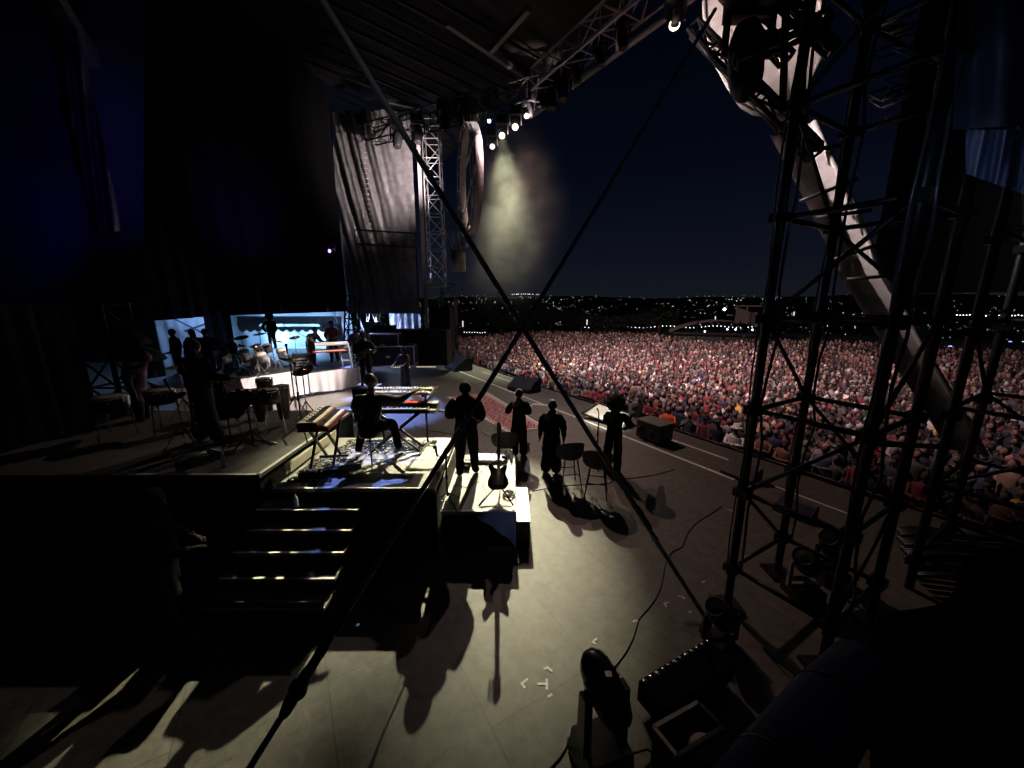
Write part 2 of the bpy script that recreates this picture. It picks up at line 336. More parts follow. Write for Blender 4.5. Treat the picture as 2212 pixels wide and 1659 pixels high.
# stage deck: an L following the front edge n=9.6
E1, E2 = SN(-27.5, 9.6), SN(2, 9.6)
deck = [E2, E1, SN(-27.5, 6), SN(-36, 6), SN(-36, -22), SN(6, -22), SN(6, 4)]
d = MB(); k = len(deck); d.add([(p.x, p.y, 0) for p in deck] + [(p.x, p.y, -.3) for p in deck], [tuple(range(k)), tuple(range(2 * k - 1, k - 1, -1))] + [(i, i + k, (i + 1) % k + k, (i + 1) % k) for i in range(k)])
struct('stage_floor', d, FLOOR)
fas = MB(); fas.prism([(-27.4, -1.6), (2, -1.6), (2, 0), (-27.4, 0)], SN(0, 9.5, -.31), SD, (0, 0, 1), .08); struct('stage_front_wall', fas, BCLOTH)
def tape_line(s0, s1, n, w_=.05, label='', gap=None):
    t = MB(); s = s0
    while s < s1 - .02:
        e = min(s1, s + 2.4); a = SN(s + .01, n - w_ / 2, .004); b = SN(e - .01, n - w_ / 2, .004); c = SN(e - .01, n + w_ / 2, .004); f = SN(s + .01, n + w_ / 2, .004)
        t.add([a, b, c, f], [(0, 1, 2, 3)]); s = e
    o = single('marking_tape', t, mat('line_tape', (.85, .83, .78), .45, vary=.1, vscale=3), label, 'tape line'); return o
tape_line(-19.2, -4.15, 7.98, .085, 'long white tape line running across the stage floor behind the wedge monitors')
tape_line(-9.0, -4.75, 8.9, .08, 'shorter white tape line along the stage lip beside the black wedge speaker')
tape_line(-18.5, -14.5, 9.0, .05, 'faint white tape line by the far dark blue wedge on the stage lip')
tape_line(-3.9, -2.2, 8.4, .05, 'white tape line seen through the lower bays of the scaffold tower')
# gaffer marks in L and T shapes
def marks(spec, label, name='tape_mark'):
    t = MB(); zz = .002
    for u0, v0, u1, v1 in spec:
        zz += .0025; a = P(u0, v0, z=zz); b = P(u1, v1, z=zz); dd = (b - a).normalized(); nn = Vector((-dd.y, dd.x, 0)) * .012
        t.add([a - nn, b - nn, b + nn, a + nn], [(0, 1, 2, 3)])
    single(name, t, TAPE, label, 'tape mark', 'gaffer tape marks on the floor')
marks([(1125, 1478, 1140, 1466), (1126, 1475, 1134, 1486)], 'white L of tape at lower edge of the lit floor, west of the T')
marks([(1174, 1446, 1185, 1440), (1182, 1441, 1193, 1450)], 'white corner of tape above the T on the lit floor')
marks([(1161, 1477, 1184, 1477), (1181, 1466, 1181, 1490)], 'white T of tape between three other marks')
marks([(1183, 1505, 1193, 1499)], 'small white tape dash below the T mark')
marks([(1279, 1386, 1289, 1391), (1282, 1384, 1290, 1379)], 'small white tape corner beyond the moving head lamp')
marks([(1367, 1343, 1374, 1339), (1372, 1339, 1380, 1343)], 'white tape chevron between moving head and tower base')
marks([(1434, 1301, 1440, 1311), (1434, 1303, 1444, 1301)], 'faint tape corner on the reddish floor by the cable end')
marks([(1465, 1286, 1474, 1290), (1472, 1288, 1480, 1294)], 'faint tape hook beside the chain of the guy cable')
marks([(1488, 1323, 1494, 1320)], 'tiny faint tape dash near tower base')
marks([(1516, 1258, 1523, 1255)], 'tiny tape dash nearest the tower leg')
marks([(1571, 1100, 1583, 1104)], 'tiny scuffed tape strip under the stage side of the tower')
# rug with woven border and medallions
def rug_mat():
    m = bpy.data.materials.new('woven_rug'); m.use_nodes = True; N = m.node_tree.nodes; L = m.node_tree.links; b = N['Principled BSDF']; b.inputs['Roughness'].default_value = .95
    uv = N.new('ShaderNodeUVMap'); sep = N.new('ShaderNodeSeparateXYZ'); L.new(uv.outputs[0], sep.inputs[0])
    def M(op, a, b_=None):
        n = N.new('ShaderNodeMath'); n.operation = op
        for i, q in enumerate((a, b_)):
            if q is None: continue
            if isinstance(q, (int, float)): n.inputs[i].default_value = q
            else: L.new(q, n.inputs[i])
        return n.outputs[0]
    x, y = sep.outputs[0], sep.outputs[1]
    ax = M('ABSOLUTE', M('SUBTRACT', M('FRACT', M('MULTIPLY', y, 3)), .5)); ay = M('ABSOLUTE', M('SUBTRACT', x, .5))
    dia = M('FRACT', M('MULTIPLY', M('ADD', M('MULTIPLY', ax, 1.0), M('MULTIPLY', ay, 1.1)), 5))
    nz = N.new('ShaderNodeTexNoise'); nz.inputs['Scale'].default_value = 26; L.new(uv.outputs[0], nz.inputs[0])
    val = M('ADD', M('MULTIPLY', dia, .6), M('MULTIPLY', nz.outputs[0], .5))
    r = N.new('ShaderNodeValToRGB'); r.color_ramp.interpolation = 'CONSTANT'; e = r.color_ramp.elements; e[0].position = 0; e[0].color = (.34, .06, .07, 1); e[1].position = .38; e[1].color = (.62, .50, .46, 1)
    for p, c in ((.50, (.42, .09, .11, 1)), (.66, (.16, .06, .09, 1)), (.74, (.62, .34, .32, 1))): q = e.new(p); q.color = c
    L.new(val, r.inputs[0])
    ed = M('MAXIMUM', M('ABSOLUTE', M('SUBTRACT', x, .5)), M('ABSOLUTE', M('SUBTRACT', M('MULTIPLY', y, 1), .5)))
    r3 = N.new('ShaderNodeValToRGB'); r3.color_ramp.interpolation = 'CONSTANT'; e = r3.color_ramp.elements; e[0].position = 0; e[0].color = (0, 0, 0, 1); e[1].position = .40; e[1].color = (1, 1, 1, 1); L.new(M('ABSOLUTE', M('SUBTRACT', x, .5)), r3.inputs[0])
    mx = N.new('ShaderNodeMix'); mx.data_type = 'RGBA'; L.new(r3.outputs[0], mx.inputs[0]); L.new(r.outputs[0], mx.inputs[6])
    n3 = N.new('ShaderNodeTexVoronoi'); n3.inputs['Scale'].default_value = 40; L.new(uv.outputs[0], n3.inputs[0])
    r4 = N.new('ShaderNodeValToRGB'); r4.color_ramp.elements[0].color = (.5, .13, .13, 1); r4.color_ramp.elements[1].color = (.66, .52, .46, 1); r4.color_ramp.elements[1].position = .5; L.new(n3.outputs[0], r4.inputs[0]); L.new(r4.outputs[0], mx.inputs[7])
    L.new(mx.outputs[2], b.inputs['Base Color']); return m
rc = [P(1099, 932, z=.012), P(1173, 922, z=.012), P(1050, 848, z=.012), P(968, 857, z=.012)]
rg = MB(); rg.grid(lambda a, b: (rc[0] * (1 - a) + rc[1] * a) * (1 - b) + (rc[3] * (1 - a) + rc[2] * a) * b + Vector((0, 0, .004 * math.sin(b * 19 + a * 5) * math.sin(a * 8))), 24, 60)
ro = single('rug', rg, rug_mat(), 'patterned red and cream woven rug lying on the stage floor beyond the singers', 'rug')
uvl = ro.data.uv_layers.new(name='UVMap')
for lp in ro.data.loops: vi = lp.vertex_index; uvl.data[lp.index].uv = ((vi % 25) / 24, (vi // 25) / 60)
t = MB()
for a, b in ((0, 1), (1, 2), (0, 3)):
    p, q = rc[a].copy(), rc[b].copy(); dd = (q - p).normalized(); nn = Vector((-dd.y, dd.x, 0)) * .03
    cen = (rc[0] + rc[1] + rc[2] + rc[3]) / 4; out = nn if (p + nn - cen).length > (p - nn - cen).length else -nn
    p += out * 1.2; q += out * 1.2; p.z = q.z = .016; t.add([p - nn, q - nn, q + nn, p + nn], [(0, 1, 2, 3)])
single('border_tape', t, MATS['line_tape'], 'white tape framing three sides of the patterned rug', 'tape line')
# ------------------------------------------------------------ risers
RZ = R(-1.6)
def deck_box(name, x0, x1, y0, y1, z, label, top, edge=True, side=BLACK, group=None, th=.05):
    o = thing(name, label, 'stage riser', ((x0 + x1) / 2, (y0 + y1) / 2, 0), group)
    b = MB(); b.box(((x0 + x1) / 2, (y0 + y1) / 2, (z - th) / 2), (x1 - x0 - .04, y1 - y0 - .04, z - th)); part('skirting', b, side, o)
    b = MB(); b.box(((x0 + x1) / 2, (y0 + y1) / 2, z - th / 2 + .001), (x1 - x0, y1 - y0, th)); part('deck', b, top, o)
    if edge:
        e = MB()
        for (xa, ya, xb, yb) in edge: e.bar((xa, ya, z + .004), (xb, yb, z + .004), .045, .012)
        part('edge_trim', e, WHITE, o)
    return o
KX0, KX1, KY0, KY1, KZ = -3.5, -1.12, 5.15, 7.30, 1.07
deck_box('keyboard_riser', KX0, KX1, KY0, KY1, KZ, 'raised plywood platform carrying the seated keyboard player, above the steps', DECKP, [(KX0, KY0 + .03, KX1, KY0 + .03), (KX1 - .03, KY0, KX1 - .03, KY1)], BCLOTH)
s_ = MB(); s_.box((KX1 + .012, (KY0 + KY1) / 2, KZ / 2 - .04), (.02, KY1 - KY0, KZ - .1)); single('side_board', s_, mat('scuffed_white_board', (.34, .32, .30), .7, vary=.45, vscale=9), 'scuffed pale board closing the step between keyboard and guitar platforms', 'board')
ln = MB(); ln.box(((KX0 + KX1) / 2, 6.2, KZ + .003), (KX1 - KX0 - .1, .008, .004)); single('deck_seam', ln, BLACK, 'thin dark joint across the keyboard platform behind the stool', 'joint')
GX0, GX1, GY0, GY1, GZR = -1.09, .06, 5.33, 7.55, .60
deck_box('guitar_riser', GX0, GX1, GY0, GY1, GZR, 'low plywood platform under the guitarist, draped in black at the front', DECKP, [(GX1 - .04, GY0, GX1 - .04, GY1), (GX0, GY0 + .02, GX1, GY0 + .02)], BCLOTH)
c_ = MB(); cx = (GX0 + GX1) / 2
def drape(a, b):
    x = .06 - .60 * a; zb = .60 - (.56 - .50 * max(0, (a - .05) * 1.02) ** .8) * b
    return (x, GY0 - .03 - .02 * math.sin(a * 14 + b * 2) * b, min(.6, zb))
c_.grid(drape, 24, 12); single('draped_cloth', c_, BLCLOTH, 'blue grey cloth hanging over the front corner of the low guitar platform', 'cloth')
sb = thing('step_box', 'small box step with a pale top beside the guitar platform', 'step', (.18, 5.95, 0))
b = MB(); b.box((.18, 5.95, .19), (.2, 1.1, .38)); part('box', b, BLACK, sb); b = MB(); b.box((.18, 5.95, .39), (.21, 1.12, .02)); part('tread', b, CREAM, sb)
PX0, PX1, PY0, PY1, PZ = -8.2, -3.56, 5.02, 8.3, 1.35
deck_box('percussion_riser', PX0, PX1, PY0, PY1, PZ, 'tall dark platform carrying the percussion rig', mat('dark_riser_deck', (.13, .12, .10), .6, vary=.2), [(PX1 - .02, PY0, PX1 - .02, PY1), (PX0, PY1, -5.2, PY1), (-5.3, PY0 + .02, PX1, PY0 + .02)], BCLOTH)
b = MB(); b.grid(lambda a, q: (-3.49 - .01 * math.sin(a * 20) + .02 * q, 5.5 + 1.75 * a, 1.30 - .1 * a * a + (.0) - q * .16), 16, 3); b.box((-3.475, 6.4, 1.2), (.03, 1.6, .14)); single('kick_board', b, mat('cream_board', (.62, .58, .42), .6), 'pale lit board along the side of the percussion platform by the red organ', 'board')
# steps: five treads with white nosing
st = thing('stage_steps', 'flight of black steps with white nosings up to the keyboard platform', 'steps', (-2.9, 4.4, 0))
for i in range(1, 6):
    z = 1.048 - i * .148; y = (5.14, 4.86, 4.60, 4.34, 4.05)[i - 1]; d_ = y - (4.86, 4.60, 4.34, 4.05, 3.76)[i - 1]
    b = MB(); b.box((-2.86, y - d_ / 2, z - .02), (1.42, d_ + .004, .04)); tr = part('tread', b, mat('step_tread', (.16, .15, .13), .6, vary=.2), st)
    b = MB(); b.box((-2.86, y - d_ + .017, z - .001), (1.42, .034, .010)); part('nosing', b, WHITE, tr)
    b = MB(); b.box((-2.86, y - d_ + .01, z - .1), (1.40, .015, .12 if i < 5 else .36)); part('riser_board', b, BLACK, st)
for x in (-3.58, -2.135):
    b = MB(); o = [(KY0, 0), (3.77, 0), (3.77, .16), (KY0 - .02, .86), (KY0, .86)]
    b.prism(o, (x, 0, 0), (0, 1, 0), (0, 0, 1), .03); part('stringer', b, BLACK, st)
# ------------------------------------------------------------ back risers with white skirts
def skirt_riser(name, a, b, z, depth, label, cl_label):
    a = Vector((*a, 0)); b = Vector((*b, 0)); dd = (b - a); L_ = dd.length; dd = dd / L_; nn = Vector((-dd.y, dd.x, 0))
    o = thing(name, label, 'stage riser', a + nn)
    q = MB(); q.prism([(0, -.0), (L_, 0), (L_, depth), (0, depth)], a + Vector((0, 0, z - .03)), dd, nn, .06); part('deck', q, BLACK, o)
    for i in range(4):
        for j in (0.1, depth - .1): q = MB(); p = a + dd * (.15 + (L_ - .3) * i / 3) + nn * j; q.bar(p, p + Vector((0, 0, z - .06)), .05); part('leg', q, ALU, o)
    ph = rnd.random() * 9
    def f(s, t):
        wv = (.014 * math.sin(s * L_ * 11 + ph + math.sin(s * 9)) + .010 * math.sin(s * L_ * 19 + 2 + ph * 2)) * (.2 + .8 * t)
        return a + dd * (s * L_) - nn * (.05 + wv) + Vector((0, 0, z - .02 - (z - .16 - .04 * math.sin(s * L_ * 3 + ph)) * t))
    q = MB(); q.grid(f, 120, 10); c = single('stage_skirt', q, WCLOTH, cl_label, 'cloth skirt', 'white cloth skirts on the back risers'); return o
skirt_riser('drum_riser', (-10.3, 11.3), (-8.07, 14.86), 1.16, 2.6, 'back platform carrying the drum kit above a pale cloth skirt', 'pleated pale cloth skirt below the drum kit')
skirt_riser('back_keys_riser', (-8.04, 14.9), (-6.67, 16.4), .98, 2.6, 'back platform carrying the standing keyboard players', 'pale cloth skirt with a blue lit end below the standing keyboard players')
deck_box('bass_plinth', -5.2, -4.45, 12.1, 12.85, 1.0, 'small black draped plinth under the bass player', DECKP, False, BCLOTH)
deck_box('low_deck', -5.3, -3.2, 12.9, 16.4, .12, 'low grey deck under the tambourine player', DECKP, False, DECKP)
# ------------------------------------------------------------ trusses, towers, roof
def box_truss(name, a, b, label, w_=.5, h=.5, r=.025, bay=.7, m=DALU, cat='truss', group=None, up=(0, 0, 1), br=.6):
    a = Vector(a); b = Vector(b); d = b - a; L_ = d.length; d = d / L_; up = Vector(up); x = d.cross(up).normalized(); y = x.cross(d).normalized() if abs(d.dot(up)) > 1e-6 else up
    o = thing(name, label, cat, a, group); C = [(-1, -1), (1, -1), (1, 1), (-1, 1)]
    pt = lambda t, i: a + d * t + x * C[i][0] * w_ / 2 + y * C[i][1] * h / 2
    for i in range(4): q = MB(); q.tube([pt(0, i), pt(L_, i)], r, 6); part('chord', q, m, o)
    q = MB(); nb = max(1, round(L_ / bay))
    for j in range(nb + 1):
        t = L_ * j / nb
        for i in range(4):
            q.tube([pt(t, i), pt(t, (i + 1) % 4)], r * br, 5, False)
            if j < nb: t2 = L_ * (j + 1) / nb; q.tube([pt(t, i if j % 2 else (i + 1) % 4), pt(t2, (i + 1) % 4 if j % 2 else i)], r * br, 5, False)
    part('bracing', q, m, o); return o
T1a, T1b = P(800, 290, z=14), P(1190, 190, z=14)
box_truss('lighting_truss', T1a, T1b, 'black lighting truss slung across the upper stage, hung with lamps', .8, 1.0, .045, 1.1)
T2n = 11.8
box_truss('front_truss', SN(-17.5, T2n, 14), SN(0, T2n, 14), 'pale lit truss along the front of the roof', .9, .9, .055, 1.2, ALU)
q = MB(); q.tube([SN(-20.5, 13.4, 14), SN(-4, 13.4, 14)], .14, 10); single('roof_edge_tube', q, ALU, 'long pale tube along the outer lip of the roof', 'roof edge')
for i, (s0, n0, s1, n1) in enumerate([(-20.5, 13.4, -17.5, T2n), (-14, 13.4, -12.5, T2n), (-9, 13.4, -8, T2n)]):
    q = MB(); q.bar(SN(s0, n0, 14), SN(s1, n1, 14.2), .1); single('outrigger_strut', q, ALU, ['strut tying the lip tube to the truss at its far end', 'strut tying the lip tube to the truss at mid span', 'strut tying the lip tube to the truss at its near end'][i], 'strut', 'struts of the roof lip')
# roof skin over the upstage side
rf = MB(); rf.grid(lambda a, b: SN(-34 + 42 * a, 13.2 - 47 * b, 15.4 + 3.5 * math.sin(b * math.pi) + .035 * math.sin(a * 260)), 400, 12)
single('stage_roof', rf, mat('roof_fabric', (.012, .010, .010), .7, vary=.2, vscale=2), 'dark ribbed fabric roof over the stage', 'roof')
for i, (u0, v0, u1, v1) in enumerate([(965, 50, 1137, 167), (1060, 110, 1142, 18), (838, 218, 908, 232)]):
    q = MB(); a = P(u0, v0, z=15.2); b = P(u1, v1, z=15.2 if i < 2 else 15); q.bar(a, b, .22, .22)
    single('roof_beam', q, mat('beam_grey', (.22, .20, .20), .5, .3), ['long pale roof beam slanting down towards the lamp truss', 'pale roof beam rising away from the slanting beam', 'pale stub beam above the head of the far mast'][i], 'beam', 'beams under the roof')
for i in range(9):
    a = SN(-27 + i * 1.1, 12.5, 15.35); b = SN(-27 + i * 1.1, 1.5, 16.9)
    q = MB(); q.bar(a, b, .12); single('roof_rafter', q, DALU, 'thin rafter running up under the far end of the roof', 'rafter', 'rafters under the far end of the roof')
# far mast (square column) and lattice tower next to it
ft = P(908, 232, y=27); fb = P(922, 700, y=27)
q = MB(); q.bar((fb.x, 27, 0), (fb.x, 27, ft.z), .22); single('mast_column', q, mat('pale_column', (.30, .27, .27), .6, vary=.15), 'tall pale square mast beside the lit scrim', 'mast')
m1 = P(940, 400, y=27.5)
for i, (u, lab) in enumerate([(938, 'lattice tower standing next to the pale mast at the far wing'), (962, 'dark lattice tower base beyond the far equipment')]):
    p = P(u, 420, y=27.8 + i * 2); box_truss('lattice_tower', (p.x, p.y, 4.9 if i == 0 else 0), (p.x, p.y, 15 if i == 0 else 5), lab, 1.05, 1.05, .05, 1.1, ALU if i == 0 else DALU, 'tower', None, (0, 1, 0))
q = MB(); p = P(940, 518, y=27.2); q.box((p.x, p.y, 4.8), (1.2, 1.2, .22)); single('tower_plinth', q, ALU, 'pale beam block closing the foot of the lattice tower', 'block')
q = MB(); p = P(962, 690, y=27); q.box((p.x, 27.6, 8.0 - 3.2), (.05, .05, .05))
# curtains round the back and far wing
def curtain(name, pts, z0, z1, m, label, amp=.12, fq=5., nz=24, seed=0):
    pts = [Vector((*p, 0)) for p in pts]; L_ = [0]
    for i in range(1, len(pts)): L_.append(L_[-1] + (pts[i] - pts[i - 1]).length)
    T = L_[-1]; N_ = int(T * 9)
    def at(s):
        d = s * T
        for i in range(1, len(pts)):
            if d <= L_[i] + 1e-6: f = (d - L_[i - 1]) / (L_[i] - L_[i - 1]); dd = (pts[i] - pts[i - 1]).normalized(); return pts[i - 1].lerp(pts[i], f), Vector((-dd.y, dd.x, 0)), d
        return pts[-1], Vector((0, 1, 0)), d
    def f(s, t):
        p, n, d = at(s); z = z0 + (z1 - z0) * t
        wv = amp * (math.sin(d * fq + seed + (1 - t) * 2.2) * .6 + math.sin(d * fq * 2.3 + t * 5 + seed) * .3 + math.sin(d * 1.1 + t * 3) * .6)
        return p + n * wv + Vector((0, 0, z))
    q = MB(); q.grid(f, N_, nz); return single(name, q, m, label, 'curtain')
def scrimf(a, b):      # the lit, pulled wing cloth: folds rake down and away
    p0 = P(752, 690, y=28.5); p1 = P(908, 690, y=28.0); p = p0.lerp(p1, a); z = 2.85 + 13 * b
    x = p.x
    k = (a - .0) * 7.5 + (1 - b) * -3.6; am = .26 * math.exp(-((a - .28) / .32) ** 2) * (.3 + .7 * max(0, min(1, (b - .35) * 3)))
    w_ = am * (math.sin(k * 4.2) + .5 * math.sin(k * 9.1 + 1)) + .012 * math.sin(a * 50 + b * 7) + .03 * math.sin(a * 23 + b * 31 + 3 * math.sin(b * 9)) * math.sin(b * 17 + a * 19) + .012 * math.sin(a * 61 - b * 43) * math.sin(b * 37 + a * 11)
    return Vector((x, p.y - w_, z))
q = MB(); q.grid(scrimf, 170, 110); single('wing_scrim', q, SCRIM, 'creased grey cloth hung in the far wing, lit pink near its top', 'curtain')
cL = P(200, 678, y=12.2); cM = P(470, 678, y=20); cR = P(752, 678, y=28.3)
curtain('back_curtain', [(cL.x, cL.y), (cM.x, cM.y), (cR.x, cR.y)], 3.0, 22, BCLOTH, 'huge black curtain closing the rear of the stage above the backstage gap', .15, 4, 10)
curtain('side_curtain', [(-6.2, .5), (-9.5, 6), (cL.x - .2, cL.y - .2)], 0, 22, BCLOTH, 'black side curtain closing the near upstage wing', .12, 5, 10, 2)
# rope ladder and short bar on the scrim
lad = thing('rope_ladder', 'thin rope ladder hanging in front of the creased scrim', 'ladder', (P(797, 500, y=27.6)))
za, zb = P(797, 505, y=27.6), P(797, 272, y=27.6)
q = MB()
for s in (-.2, .2): q.tube([(za.x + s, 27.6, za.z), (za.x + s, 27.6, zb.z)], .012, 5)
part('side_rope', q, BLACK, lad); q = MB()
for i in range(22): z = za.z + (zb.z - za.z) * i / 21; q.tube([(za.x - .22, 27.6, z), (za.x + .22, 27.6, z)], .022, 5)
part('rung', q, ALU, lad)
box_truss('wing_bar_truss', P(770, 512, y=27.4), P(905, 520, y=27.2), 'thin dark truss crossing the lower part of the scrim', .4, .9, .03, .8)
# ------------------------------------------------------------ near tower, four legs in one metre bays
TA = Vector((2.70, 4.13, 0)); Tn = ND * 1.2; Ts = SD * 1.0
def scaffold(base, tn, ts, z1, label, z0=.56, w_=.095, full=False, name='scaffold_tower'):
    o = thing(name, label, 'tower', base); L4 = [base, base + tn, base + tn + ts, base + ts]
    for p in L4:
        q = MB(); q.tube([p, p + Vector((0, 0, z1))], w_ / 2, 10); q.box((p.x, p.y, p.z + .02), (.3, .3, .04))
        for i in range(int(z1 - z0)): q.box((p.x, p.y, z0 + i), (w_ + .06, w_ + .06, .09), SROT)
        part('leg', q, BMET, o)
    q = MB(); k = 0; z = z0
    while z < z1:
        for i in range(4):
            a, b = L4[i], L4[(i + 1) % 4]; U = Vector((0, 0, z)); q.tube([a + U, b + U], .028, 6)
            if k % 2 == i % 2 or full: q.tube([a + U, b + U + Vector((0, 0, 1))] if (k + i) % 2 else [b + U, a + U + Vector((0, 0, 1))], .022, 6)
        z += 1.0; k += 1
    part('bracing', q, BMET, o)
    return o
scaffold(TA, Tn, Ts, 9.5, 'black scaffold tower with crossed braces standing on the near corner of the stage')
scaffold(Vector((5.3, 4.45, -1.9)), ND * 1.5, SD * 1.3, 12, 'dark scaffold tower partly cut by the photo edge, behind the first tower', .4)
for i, (a, b) in enumerate([(TA + Tn + Vector((0, 0, 3.56)), Vector((5.3, 4.45, 3.56))), (TA + Ts + Vector((0, 0, 2.5)), Vector((5.3, 4.45, 2.0)))]):
    q = MB(); q.tube([a, b], .03, 6); single('link_tube', q, BMET, ['upper black tube joining the two scaffold towers', 'lower black tube joining the two scaffold towers'][i], 'tube', 'tubes joining the towers')
# overhead truss work near the tower head, lamps seen against the shell
for i, (u0, v0, y0, u1, v1, y1, w_) in enumerate([(1500, 60, 7.2, 1760, 330, 5.6, .17), (1560, -30, 7.0, 1700, 130, 6.6, .14), (1590, 130, 6.2, 1790, 40, 6.0, .14), (1700, -40, 6.2, 1690, 240, 6.0, .05), (1738, 60, 6, 1725, 330, 6, .06), (1650, -40, 6.5, 1800, 110, 6.2, .12)]):
    a = P(u0, v0, y=y0); b = P(u1, v1, y=y1)
    box_truss('overhead_truss', a, b, ['thick dark truss crossing in front of the pale shell', 'dark truss dropping beside the hanging lamp', 'dark cross tube above the hanging lamp', 'thin pair of dark rods in front of the shell', 'dark upright near the edge of the shell', 'dark bar over the top of the shell'][i], w_, w_, .035 if w_ > .1 else .012, .6, BMET, 'truss', None, (0, .3, 1))
for i in range(16):
    a = P(1850 + rnd.random() * 130, 60 + rnd.random() * 210, y=7 + rnd.random() * 3); dd = Vector((.55 + .2 * rnd.random(), -.2, .17)) * (.35 + rnd.random() * .7)
    q = MB(); q.tube([a, a + dd], .022, 6); q.tube([a + Vector((0, .3, .25)), a + dd + Vector((0, .3, .25))], .02, 6); q.tube([a, a + Vector((0, .3, .25))], .015, 5)
    single('roof_lattice_piece', q, DALU, 'faintly lit lattice bar high in the dark roof above the near tower', 'lattice bar', 'lattice bars in the dark roof corner')
for i, (p_, lb) in enumerate([(TA, 'black cable tied down the outer leg of the near tower'), (TA + Tn, 'black cable tied down the far leg of the near tower'), (TA + Ts, 'black cable looping down the near leg of the scaffold tower')]):
    q = MB(); q.tube([p_ + Vector((.075 + .03 * math.sin(k * 1.7 + i), -.05 + .03 * math.cos(k * 2.3), 8.5 - k * .42)) for k in range(20)], .014, 6); q.tube([p_ + Vector((-.06 - .05 * abs(math.sin(k * .8 + i)), -.04, 8 - k * .5)) for k in range(16)], .009, 6); single('tied_cable', q, mat('glossy_cable', (.06, .06, .065), .22), lb, 'cable', 'cables tied along the tower legs')
# ------------------------------------------------------------ guy cables
def cable(name, pts, r, label, tb=None, m=None):
    o = thing(name, label, 'guy cable', pts[0]); q = MB(); n = 60; a, b = Vector(pts[0]), Vector(pts[-1]); L_ = (b - a).length
    ps = [a.lerp(b, i / n) + Vector((0, 0, -.04 * math.sin(math.pi * i / n))) for i in range(n + 1)]
    q.tube(ps, r, 8); part('rope', q, m or BMET, o)
    if tb is not None:
        t = tb; c = a.lerp(b, t); dd = (b - a).normalized(); M = dd.to_track_quat('Z', 'Y').to_matrix()
        q = MB(); q.lathe([(.005, -.20), (.028, -.16), (.034, -.08), (.030, 0), (.034, .08), (.028, .16), (.005, .20)], c, 12, M)
        for s in (-1, 1):
            cc = c + dd * s * .26; x, y = frame_of(dd)
            q.tube([cc + dd * .07 * math.cos(k) + x * .045 * math.sin(k) for k in [2 * math.pi * i / 14 for i in range(15)]], .014, 6)
        part('turnbuckle', q, BMET, o)
    return o
A1 = Vector((2.34, 3.88, 0)); B1 = P(640, -92, y=3.3)
cable('guy_cable', [A1, B1], .0245, 'taut dark cable slanting from the upper left down to the foot of the near tower', .24, mat('grey_cable', (.22, .22, .24), .6))
A2 = P(520, 1690, y=1.7); B2 = P(1545, 20, y=5.0)
cable('guy_cable', [A2, B2], .020, 'taut dark cable rising from the shackle near the lens towards the roof', .09, mat('grey_cable', (.1, .1, .12)))
q = MB(); p = P(640, 1500, y=1.62)
kn = A2.lerp(B2, .068); dd = (B2 - A2).normalized()
for s in (-.07, .0, .07): q.ball(kn + dd * s, (.056 - abs(s) * .25, .055, .07 - abs(s) * .2), 14, 10)
single('shackle_knot', q, BMET, 'bulky wrapped shackle on the cable nearest the camera', 'shackle')
q = MB()
for i in range(14):
    c = P(1412, 1165, z=.62).lerp(A1 + Vector((0, 0, .03)), i / 13); x, y = frame_of(A1 - c + Vector((0, 0, .001)) if i < 13 else Vector((1, -1, -.5)))
    u_ = (x if i % 2 else y); dr = (A1 - P(1412, 1165, z=.62)).normalized(); q.tube([c + dr * .05 * math.cos(k) + u_ * .02 * math.sin(k) for k in [2 * math.pi * j / 10 for j in range(11)]], .008, 5)
single('anchor_chain', q, BMET, 'chain tying the foot of the guy cable to the near tower base', 'chain')
# ------------------------------------------------------------ hoops and pale shell
def hoop(name, c, nrm, rx, rz, wd, label, m):
    nrm = Vector((*nrm, 0)).normalized(); s = Vector((-nrm.y, nrm.x, 0)); o = thing(name, label, 'hanging hoop', c); c = Vector(c); q = MB(); n = 64
    vs_ = []
    for i in range(n):
        a = 2 * math.pi * i / n; ca, sa = math.cos(a), math.sin(a)
        for rr, w2 in ((1, -wd / 2), (1, wd / 2), (.965, wd / 2), (.965, -wd / 2)): vs_.append(c + s * ca * rx * rr + Vector((0, 0, sa * rz * rr)) + nrm * w2)
    fs = []
    for i in range(n):
        j = (i + 1) % n
        for k in range(4): l = (k + 1) % 4; fs.append((i * 4 + k, i * 4 + l, j * 4 + l, j * 4 + k))
    q.smooth = False; q.add(vs_, fs); part('rim', q, m, o)
    q = MB(); q.tube([c + s * rx * .98 * math.cos(a) + Vector((0, 0, rz * .98 * math.sin(a))) - nrm * (wd / 2 + .14) for a in [2 * math.pi * i / 48 for i in range(49)]], .03, 6); part('back_ring', q, m, o)
    q = MB()
    for i in range(18):
        a = 2 * math.pi * i / 18; p = c + s * rx * .98 * math.cos(a) + Vector((0, 0, rz * .98 * math.sin(a))); q.bar(p - nrm * (wd / 2 + .14), p - nrm * wd / 2, .05)
    for a0, a1 in ((2.4, 0.3), (2.9, -.5), (3.3, -1.0), (1.6, -1.55)):
        q.bar(c + s * rx * .95 * math.cos(a0) + Vector((0, 0, rz * .95 * math.sin(a0))), c + s * rx * .95 * math.cos(a1) + Vector((0, 0, rz * .95 * math.sin(a1))), .06)
    part('cross_brace', q, m, o); return o
SHELL = mat('pale_shell', (.44, .41, .41), .7, vary=.28, vscale=3.5, bump=.3, bscale=10)
hc_ = P(1016, 390, y=22); hoop('hanging_hoop', hc_, (.955, .295), 2.3, 2.62, .36, 'tall pale hoop hung beside the far lattice tower', SHELL)
q = MB(); a = P(985, 545, y=22); q.lathe([(0, -.6), (.38, -.6), (.40, -.55), (.40, .5), (.38, .5), (.36, .35), (0, .35)], P(990, 562, y=22), 20)
